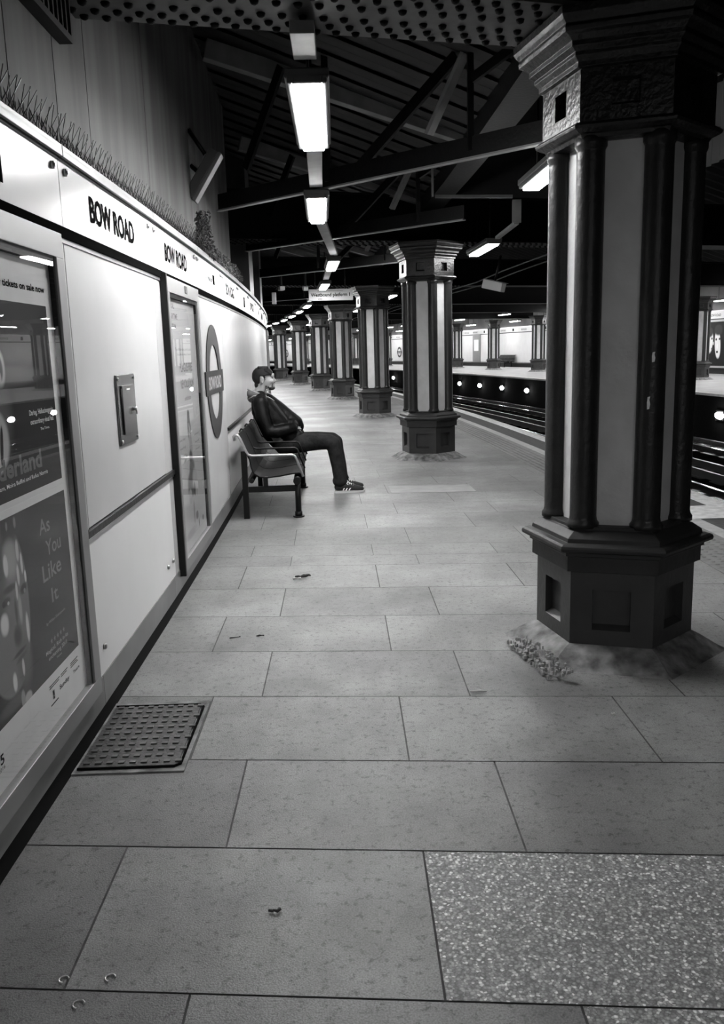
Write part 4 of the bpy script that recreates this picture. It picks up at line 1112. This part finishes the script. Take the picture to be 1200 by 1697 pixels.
debris(4.18, 0.52, 0.035, 0.1, 'small dark crumb right of the twig', 0.02, 0.008)
debris(3.36, 1.53, 0.07, 0.0, 'small white scrap in the slab joint before the big column', 0.6, 0.008)
debris(3.10, 2.02, 0.018, 0.0, 'tiny white speck in the shade before the big column', 0.6, 0.006)
debris(1.98, 0.77, 0.02, 0.2, 'small dark stain of gum near the bottom centre', 0.03, 0.008)

# ================================================================ THE SEATED MAN
def remesh_obj(name, blobs, material, parent, voxel=0.008, smooth=6, cut=None):
    """blobs = chains of tapered capsules and ellipsoids, fused to one continuous skin"""
    bm = bmesh.new()
    def ball(c, r, sc_=(1, 1, 1), rot=None):
        Mx = Matrix.Translation(Vector(c))
        if rot is not None: Mx = Mx @ rot
        Mx = Mx @ Matrix.Diagonal((sc_[0] * r, sc_[1] * r, sc_[2] * r, 1))
        bmesh.ops.create_icosphere(bm, subdivisions=3, radius=1, matrix=Mx)
    for bl in blobs:
        if bl[0] == 'c':
            pts = bl[1]
            for (a, ra), (c, rc) in zip(pts[:-1], pts[1:]):
                a, c = Vector(a), Vector(c)
                n = max(2, int((c - a).length / 0.018))
                for i in range(n + 1):
                    u = i / n; ball(a.lerp(c, u), ra + (rc - ra) * u)
        elif bl[0] == 'x':      # ellipsoid trimmed by a plane: keeps the side the normal points to
            b2 = bmesh.new()
            bmesh.ops.create_icosphere(b2, subdivisions=4, radius=1, matrix=Matrix.Translation(Vector(bl[1])) @ Matrix.Diagonal((*bl[2], 1)))
            r_ = bmesh.ops.bisect_plane(b2, geom=b2.verts[:] + b2.edges[:] + b2.faces[:], plane_co=bl[3], plane_no=bl[4], clear_inner=True)
            bmesh.ops.holes_fill(b2, edges=b2.edges[:])
            tm = bpy.data.meshes.new('tmp'); b2.to_mesh(tm); b2.free(); bm.from_mesh(tm); bpy.data.meshes.remove(tm)
        else:
            ball(bl[1], 1, bl[2], bl[3] if len(bl) > 3 else None)
    me = bpy.data.meshes.new(name); bm.to_mesh(me); bm.free()
    ob = bpy.data.objects.new(name, me); COL.objects.link(ob)
    m1 = ob.modifiers.new('r', 'REMESH'); m1.mode = 'VOXEL'; m1.voxel_size = voxel
    m2 = ob.modifiers.new('s', 'SMOOTH'); m2.factor = 0.5; m2.iterations = smooth
    dg = bpy.context.evaluated_depsgraph_get()
    me2 = bpy.data.meshes.new_from_object(ob.evaluated_get(dg))
    bpy.data.objects.remove(ob)
    for p in me2.polygons: p.use_smooth = True
    me2.materials.clear(); me2.materials.append(material)
    o2 = bpy.data.objects.new(name, me2); COL.objects.link(o2); o2.parent = parent
    return o2
Ry = lambda a: Matrix.Rotation(math.radians(a), 4, 'Y')
man = bpy.data.objects.new('person', None); COL.objects.link(man)
man.location = (-0.735, 8.76, 0.0)
M_SKIN = mat('skin', 0.34, 0.5, noise=0.08, scale=30)
M_HAIR = mat('dark_hair', 0.010, 0.55, spec=0.25, noise=0.4, scale=120, bump=0.4, bscale=200)
M_JACKET = mat('black_jacket', 0.0035, 0.45, noise=0.4, scale=15, bump=1.0, bscale=14, spec=0.14)
M_JEANS = mat('dark_jeans', 0.022, 0.9, spec=0.1, noise=0.45, scale=14, bump=0.5, bscale=35)
M_LINING = mat('pale_hood_lining', 0.10, 0.8, noise=0.2, scale=20)
M_PIPING = mat('pale_hood_edge', 0.4, 0.7)
M_SHOE = mat('black_suede', 0.012, 0.7); M_SOLE = mat('white_sole', 0.55, 0.5); M_STRIPE = mat('white_stripe', 0.8, 0.5)
M_BEARD = mat('dark_beard', 0.035, 0.8, noise=0.5, scale=150)
HX, HZ = -0.232, 1.185     # head centre
head = [('e', (HX - 0.012, 0, HZ + 0.028), (0.096, 0.074, 0.088)), ('e', (HX + 0.035, 0, HZ - 0.02), (0.070, 0.060, 0.082)), ('e', (HX + 0.055, 0, HZ - 0.075), (0.048, 0.042, 0.036)),
        ('e', (HX + 0.080, 0, HZ - 0.098), (0.022, 0.024, 0.018)), ('e', (HX + 0.085, 0, HZ + 0.030), (0.022, 0.050, 0.030)),
        ('c', [((HX + 0.095, 0, HZ + 0.010), 0.010), ((HX + 0.116, 0, HZ - 0.024), 0.0115)]), ('e', (HX + 0.103, 0, HZ - 0.030), (0.013, 0.017, 0.009)),
        ('e', (HX + 0.094, 0, HZ - 0.052), (0.016, 0.024, 0.008)), ('e', (HX + 0.092, 0, HZ - 0.066), (0.015, 0.022, 0.008)),
        ('e', (HX + 0.07, -0.034, HZ - 0.025), (0.028, 0.022, 0.022)), ('e', (HX + 0.07, 0.034, HZ - 0.025), (0.028, 0.022, 0.022)),
        ('e', (HX + 0.088, -0.026, HZ + 0.024), (0.012, 0.022, 0.007)), ('e', (HX + 0.088, 0.026, HZ + 0.024), (0.012, 0.022, 0.007)),
        ('e', (HX - 0.012, -0.076, HZ - 0.012), (0.018, 0.008, 0.030), Ry(-12)), ('e', (HX - 0.012, 0.076, HZ - 0.012), (0.018, 0.008, 0.030), Ry(-12)),
        ('e', (HX - 0.012, -0.078, HZ - 0.036), (0.010, 0.008, 0.012)), ('e', (HX - 0.012, 0.078, HZ - 0.036), (0.010, 0.008, 0.012)),
        ('c', [((HX - 0.015, 0, HZ - 0.03), 0.060), ((HX - 0.045, 0, HZ - 0.12), 0.056), ((HX - 0.065, 0, HZ - 0.20), 0.066)])]
SH = 0.17
torso = [('c', [((-0.02, 0, 0.53), 0.10), ((-0.10, 0, 0.66), 0.105), ((-0.20, 0, 0.82), 0.11), ((-0.26, 0, 0.95), 0.085), ((-0.28, 0, 1.0), 0.06)])]
for q in (-1, 1):
    torso += [('c', [((-0.03, q * 0.075, 0.51), 0.09), ((-0.14, q * 0.07, 0.70), 0.09), ((-0.235, q * 0.09, 0.90), 0.09)]), ('c', [((-0.27, q * 0.04, 0.99), 0.055), ((-0.265, q * SH, 0.94), 0.062)]),
              ('c', [((-0.265, q * SH, 0.93), 0.06), ((-0.20, q * 0.235, 0.66), 0.043), ((0.02, q * 0.15, 0.665), 0.030), ((0.06, q * 0.12, 0.665), 0.022)]),
              ('c', [((-0.02, q * 0.09, 0.50), 0.085), ((0.42, q * 0.11, 0.52), 0.062), ((0.47, q * 0.11, 0.50), 0.055), ((0.505, q * 0.11, 0.30), 0.052), ((0.52, q * 0.11, 0.10), 0.036), ((0.62, q * 0.11, 0.045), 0.03)])]
    # palm, four fingers and thumb tucked in the pockets
    hx, hy, hz = 0.03, q * 0.10, 0.665
    torso += [('e', (hx, hy, hz), (0.045, 0.018, 0.036))]
    for fi, (dz, ln) in enumerate(((0.026, 0.062), (0.009, 0.070), (-0.009, 0.064), (-0.026, 0.050))):
        torso += [('c', [((hx + 0.035, hy, hz + dz), 0.0085), ((hx + 0.035 + ln * 0.55, hy - q * 0.004, hz + dz * 1.05), 0.008), ((hx + 0.035 + ln * 0.95, hy - q * 0.022, hz + dz * 1.05 - 0.006), 0.007)])]
    torso += [('c', [((hx - 0.01, hy - q * 0.008, hz + 0.03), 0.010), ((hx + 0.022, hy - q * 0.03, hz + 0.052), 0.009)])]
body = remesh_obj('body', head + torso, M_SKIN, man, voxel=0.0042, smooth=4)
# hair: cap with side-swept fringe
hair = [('x', (HX - 0.010, 0, HZ + 0.036), (0.110, 0.087, 0.092), (HX + 0.045, 0, HZ + 0.034), (-0.06, 0, 1.0)),
        ('x', (HX - 0.020, 0, HZ + 0.020), (0.102, 0.084, 0.092), (HX - 0.034, 0, HZ), (-1.0, 0, 0.10)),
        ('e', (HX - 0.066, 0, HZ - 0.060), (0.034, 0.054, 0.045)),
        ('c', [((HX + 0.010, -0.074, HZ + 0.034), 0.013), ((HX + 0.018, -0.070, HZ - 0.006), 0.006)]), ('c', [((HX + 0.010, 0.074, HZ + 0.034), 0.013), ((HX + 0.018, 0.070, HZ - 0.006), 0.006)]),
        ('c', [((HX + 0.03, -0.06, HZ + 0.085), 0.02), ((HX + 0.075, -0.05, HZ + 0.045), 0.014)]), ('c', [((HX - 0.04, -0.05, HZ + 0.115), 0.016), ((HX + 0.04, -0.03, HZ + 0.112), 0.016)])]
remesh_obj('hair', hair, M_HAIR, man, voxel=0.005, smooth=3)
beard = [('e', (HX + 0.074, 0, HZ - 0.095), (0.038, 0.038, 0.024)), ('c', [((HX + 0.080, -0.028, HZ - 0.09), 0.011), ((HX + 0.084, -0.027, HZ - 0.055), 0.008), ((HX + 0.100, -0.010, HZ - 0.044), 0.006), ((HX + 0.104, 0.0, HZ - 0.043), 0.006)]),
         ('c', [((HX + 0.080, 0.028, HZ - 0.09), 0.011), ((HX + 0.084, 0.027, HZ - 0.055), 0.008), ((HX + 0.100, 0.010, HZ - 0.044), 0.006)]), ('c', [((HX + 0.07, -0.034, HZ - 0.095), 0.012), ((HX + 0.025, -0.052, HZ - 0.075), 0.008)])]
remesh_obj('beard', beard, M_BEARD, man, voxel=0.004, smooth=3)
for q in (-1, 1):
    remesh_obj('eyebrow', [('c', [((HX + 0.082, q * 0.042, HZ + 0.026), 0.0045), ((HX + 0.102, q * 0.018, HZ + 0.028), 0.0055)])], M_HAIR, man, voxel=0.003, smooth=2)
    remesh_obj('eye', [('e', (HX + 0.0885, q * 0.030, HZ + 0.006), (0.0085, 0.009, 0.0035))], M_BLACK, man, voxel=0.002, smooth=1)
    b = MB(); b.tube([(HX - 0.024, q * 0.0835, HZ + 0.004), (HX - 0.016, q * 0.086, HZ + 0.012), (HX - 0.004, q * 0.085, HZ + 0.006), (HX - 0.006, q * 0.085, HZ - 0.014)], 0.002, 5); b.build('ear_fold', [mat('ear_shadow', 0.16, 0.6)], man)
jk = [('c', [((-0.215, 0, 0.96), 0.085), ((-0.12, 0, 0.865), 0.100), ((-0.02, 0, 0.775), 0.100), ((0.055, 0, 0.715), 0.098), ((0.055, 0, 0.64), 0.09)]), ('c', [((0.03, -0.08, 0.70), 0.08), ((0.03, 0.08, 0.70), 0.08)]),
      ('c', [((0.03, 0, 0.585), 0.115), ((-0.06, 0, 0.66), 0.125), ((-0.16, 0, 0.80), 0.130), ((-0.235, 0, 0.92), 0.115), ((-0.265, 0, 0.985), 0.085)]),
      ('c', [((0.055, 0, 0.665), 0.085), ((0.10, 0, 0.69), 0.062)]), ('c', [((-0.11, 0, 0.50), 0.065), ((-0.20, 0, 0.62), 0.075), ((-0.30, 0, 0.85), 0.075), ((-0.315, 0, 0.95), 0.06)])]
for q in (-1, 1):
    jk += [('c', [((0.02, q * 0.08, 0.59), 0.105), ((-0.10, q * 0.085, 0.73), 0.115), ((-0.22, q * 0.10, 0.91), 0.100)]), ('c', [((-0.27, q * 0.05, 1.0), 0.068), ((-0.262, q * SH, 0.945), 0.078)]),
           ('c', [((-0.262, q * SH, 0.93), 0.080), ((-0.235, q * 0.21, 0.80), 0.072), ((-0.185, q * 0.235, 0.665), 0.062), ((-0.10, q * 0.225, 0.655), 0.062), ((0.00, q * 0.18, 0.675), 0.056), ((0.055, q * 0.145, 0.68), 0.050)]),
           ('c', [((-0.09, q * 0.10, 0.50), 0.05), ((0.02, q * 0.11, 0.545), 0.075), ((0.10, q * 0.09, 0.60), 0.06)])]
remesh_obj('jacket', jk, M_JACKET, man, voxel=0.009, smooth=5)
hood = [('c', [((-0.385, 0, 1.045), 0.030), ((-0.37, -0.07, 1.035), 0.036), ((-0.30, -0.115, 1.015), 0.034), ((-0.22, -0.105, 0.995), 0.028), ((-0.155, -0.06, 0.965), 0.020)]),
        ('c', [((-0.385, 0, 1.045), 0.030), ((-0.37, 0.07, 1.035), 0.036), ((-0.30, 0.115, 1.015), 0.034), ((-0.22, 0.105, 0.995), 0.028), ((-0.155, 0.06, 0.965), 0.020)]), ('c', [((-0.36, 0, 0.99), 0.05), ((-0.37, 0, 1.04), 0.03)])]
hd = remesh_obj('hood', hood, M_LINING, man, voxel=0.006, smooth=4)
b = MB(); b.tube([(-0.40, -0.03, 1.083), (-0.355, -0.09, 1.072), (-0.30, -0.118, 1.052), (-0.23, -0.115, 1.026), (-0.17, -0.080, 0.992), (-0.125, -0.06, 0.955)], 0.006, 8); b.build('hood_edge', [M_PIPING], hd)
b = MB(); b.tube([(-0.395, -0.10, 0.985), (-0.33, -0.150, 1.02), (-0.26, -0.148, 1.022), (-0.19, -0.115, 0.995), (-0.135, -0.085, 0.955)], 0.0045, 8); b.build('hood_seam', [M_PIPING], hd)
remesh_obj('shirt_collar', [('c', [((-0.30, -0.07, 1.035), 0.012), ((-0.22, -0.075, 1.02), 0.012), ((-0.16, -0.045, 0.995), 0.012), ((-0.145, 0.0, 0.985), 0.012), ((-0.16, 0.045, 0.995), 0.012), ((-0.22, 0.075, 1.02), 0.012)])], M_BLACK, man, voxel=0.005, smooth=2)
jn = [('c', [((-0.06, 0, 0.505), 0.095), ((0.04, 0, 0.52), 0.10)])]
for q, dx in ((-1, 0.0), (1, 0.015)):
    jn += [('c', [((-0.05, q * 0.085, 0.505), 0.098), ((0.12, q * 0.10, 0.525), 0.098), ((0.30, q * 0.108, 0.535), 0.085), ((0.425 + dx, q * 0.11, 0.530), 0.078), ((0.462 + dx, q * 0.11, 0.505), 0.076), ((0.475 + dx, q * 0.11, 0.42), 0.072), ((0.500 + dx, q * 0.11, 0.28), 0.068), ((0.515 + dx, q * 0.11, 0.15), 0.066), ((0.518 + dx, q * 0.11, 0.115), 0.066)]),
           ('c', [((0.50 + dx, q * 0.11, 0.125), 0.062), ((0.535 + dx, q * 0.11, 0.115), 0.058)])]
remesh_obj('jeans', jn, M_JEANS, man, voxel=0.008, smooth=4)
for q, dx in ((-1, 0.0), (1, 0.0)):
    y = q * 0.11
    sh = [('c', [((0.495 + dx, y, 0.060), 0.040), ((0.55 + dx, y, 0.066), 0.044), ((0.62 + dx, y, 0.056), 0.040), ((0.69 + dx, y, 0.042), 0.034), ((0.735 + dx, y, 0.036), 0.026)])]
    s_ = remesh_obj('shoe', sh, M_SHOE, man, voxel=0.005, smooth=3)
    b = MB()
    out = [(0.455, 0.0), (0.46, 0.03), (0.50, 0.042), (0.58, 0.040), (0.66, 0.046), (0.72, 0.040), (0.76, 0.022), (0.772, 0.0), (0.76, -0.022), (0.72, -0.040), (0.66, -0.046), (0.58, -0.040), (0.50, -0.042), (0.46, -0.03)]
    rings = []
    for z in (0.0, 0.022):
        rings.append([Vector((x + dx, y + w_, z + (0.006 if x > 0.74 and z == 0 else 0))) for x, w_ in out])
    n = len(out)
    for k in range(n): b.quad(rings[0][k], rings[0][(k + 1) % n], rings[1][(k + 1) % n], rings[1][k])
    b.quad(*rings[0][::-1]); b.quad(*rings[1])
    b.build('sole', [M_SOLE], s_, bevel=0.003)
    for i in range(3):
        b = MB(); x = 0.545 + i * 0.030
        for side in (-1, 1): b.bar((x + dx, y + side * 0.0425, 0.026), (x + 0.032 + dx, y + side * 0.030, 0.082 - i * 0.007), 0.006, 0.010, hint=(1, 0, 0))
        b.build('stripe', [M_STRIPE], s_)
    b = MB()
    for i in range(4):
        x = 0.590 + i * 0.020; z = 0.108 - i * 0.0085
        b.tube([(x + dx, y - 0.026, z - 0.010), (x + 0.006 + dx, y, z + 0.002), (x + dx, y + 0.026, z - 0.010)], 0.0042, 6)
    b.tube([(0.60 + dx, y - 0.02, 0.11), (0.585 + dx, y - 0.035, 0.10), (0.60 + dx, y - 0.045, 0.085)], 0.0035, 6)
    b.tube([(0.60 + dx, y - 0.02, 0.112), (0.63 + dx, y - 0.04, 0.098)], 0.0035, 6)
    b.build('laces', [M_STRIPE], s_)
tag(man, 'seated man in black hooded jacket, dark jeans and striped trainers, hands in pockets, facing right', 'person')
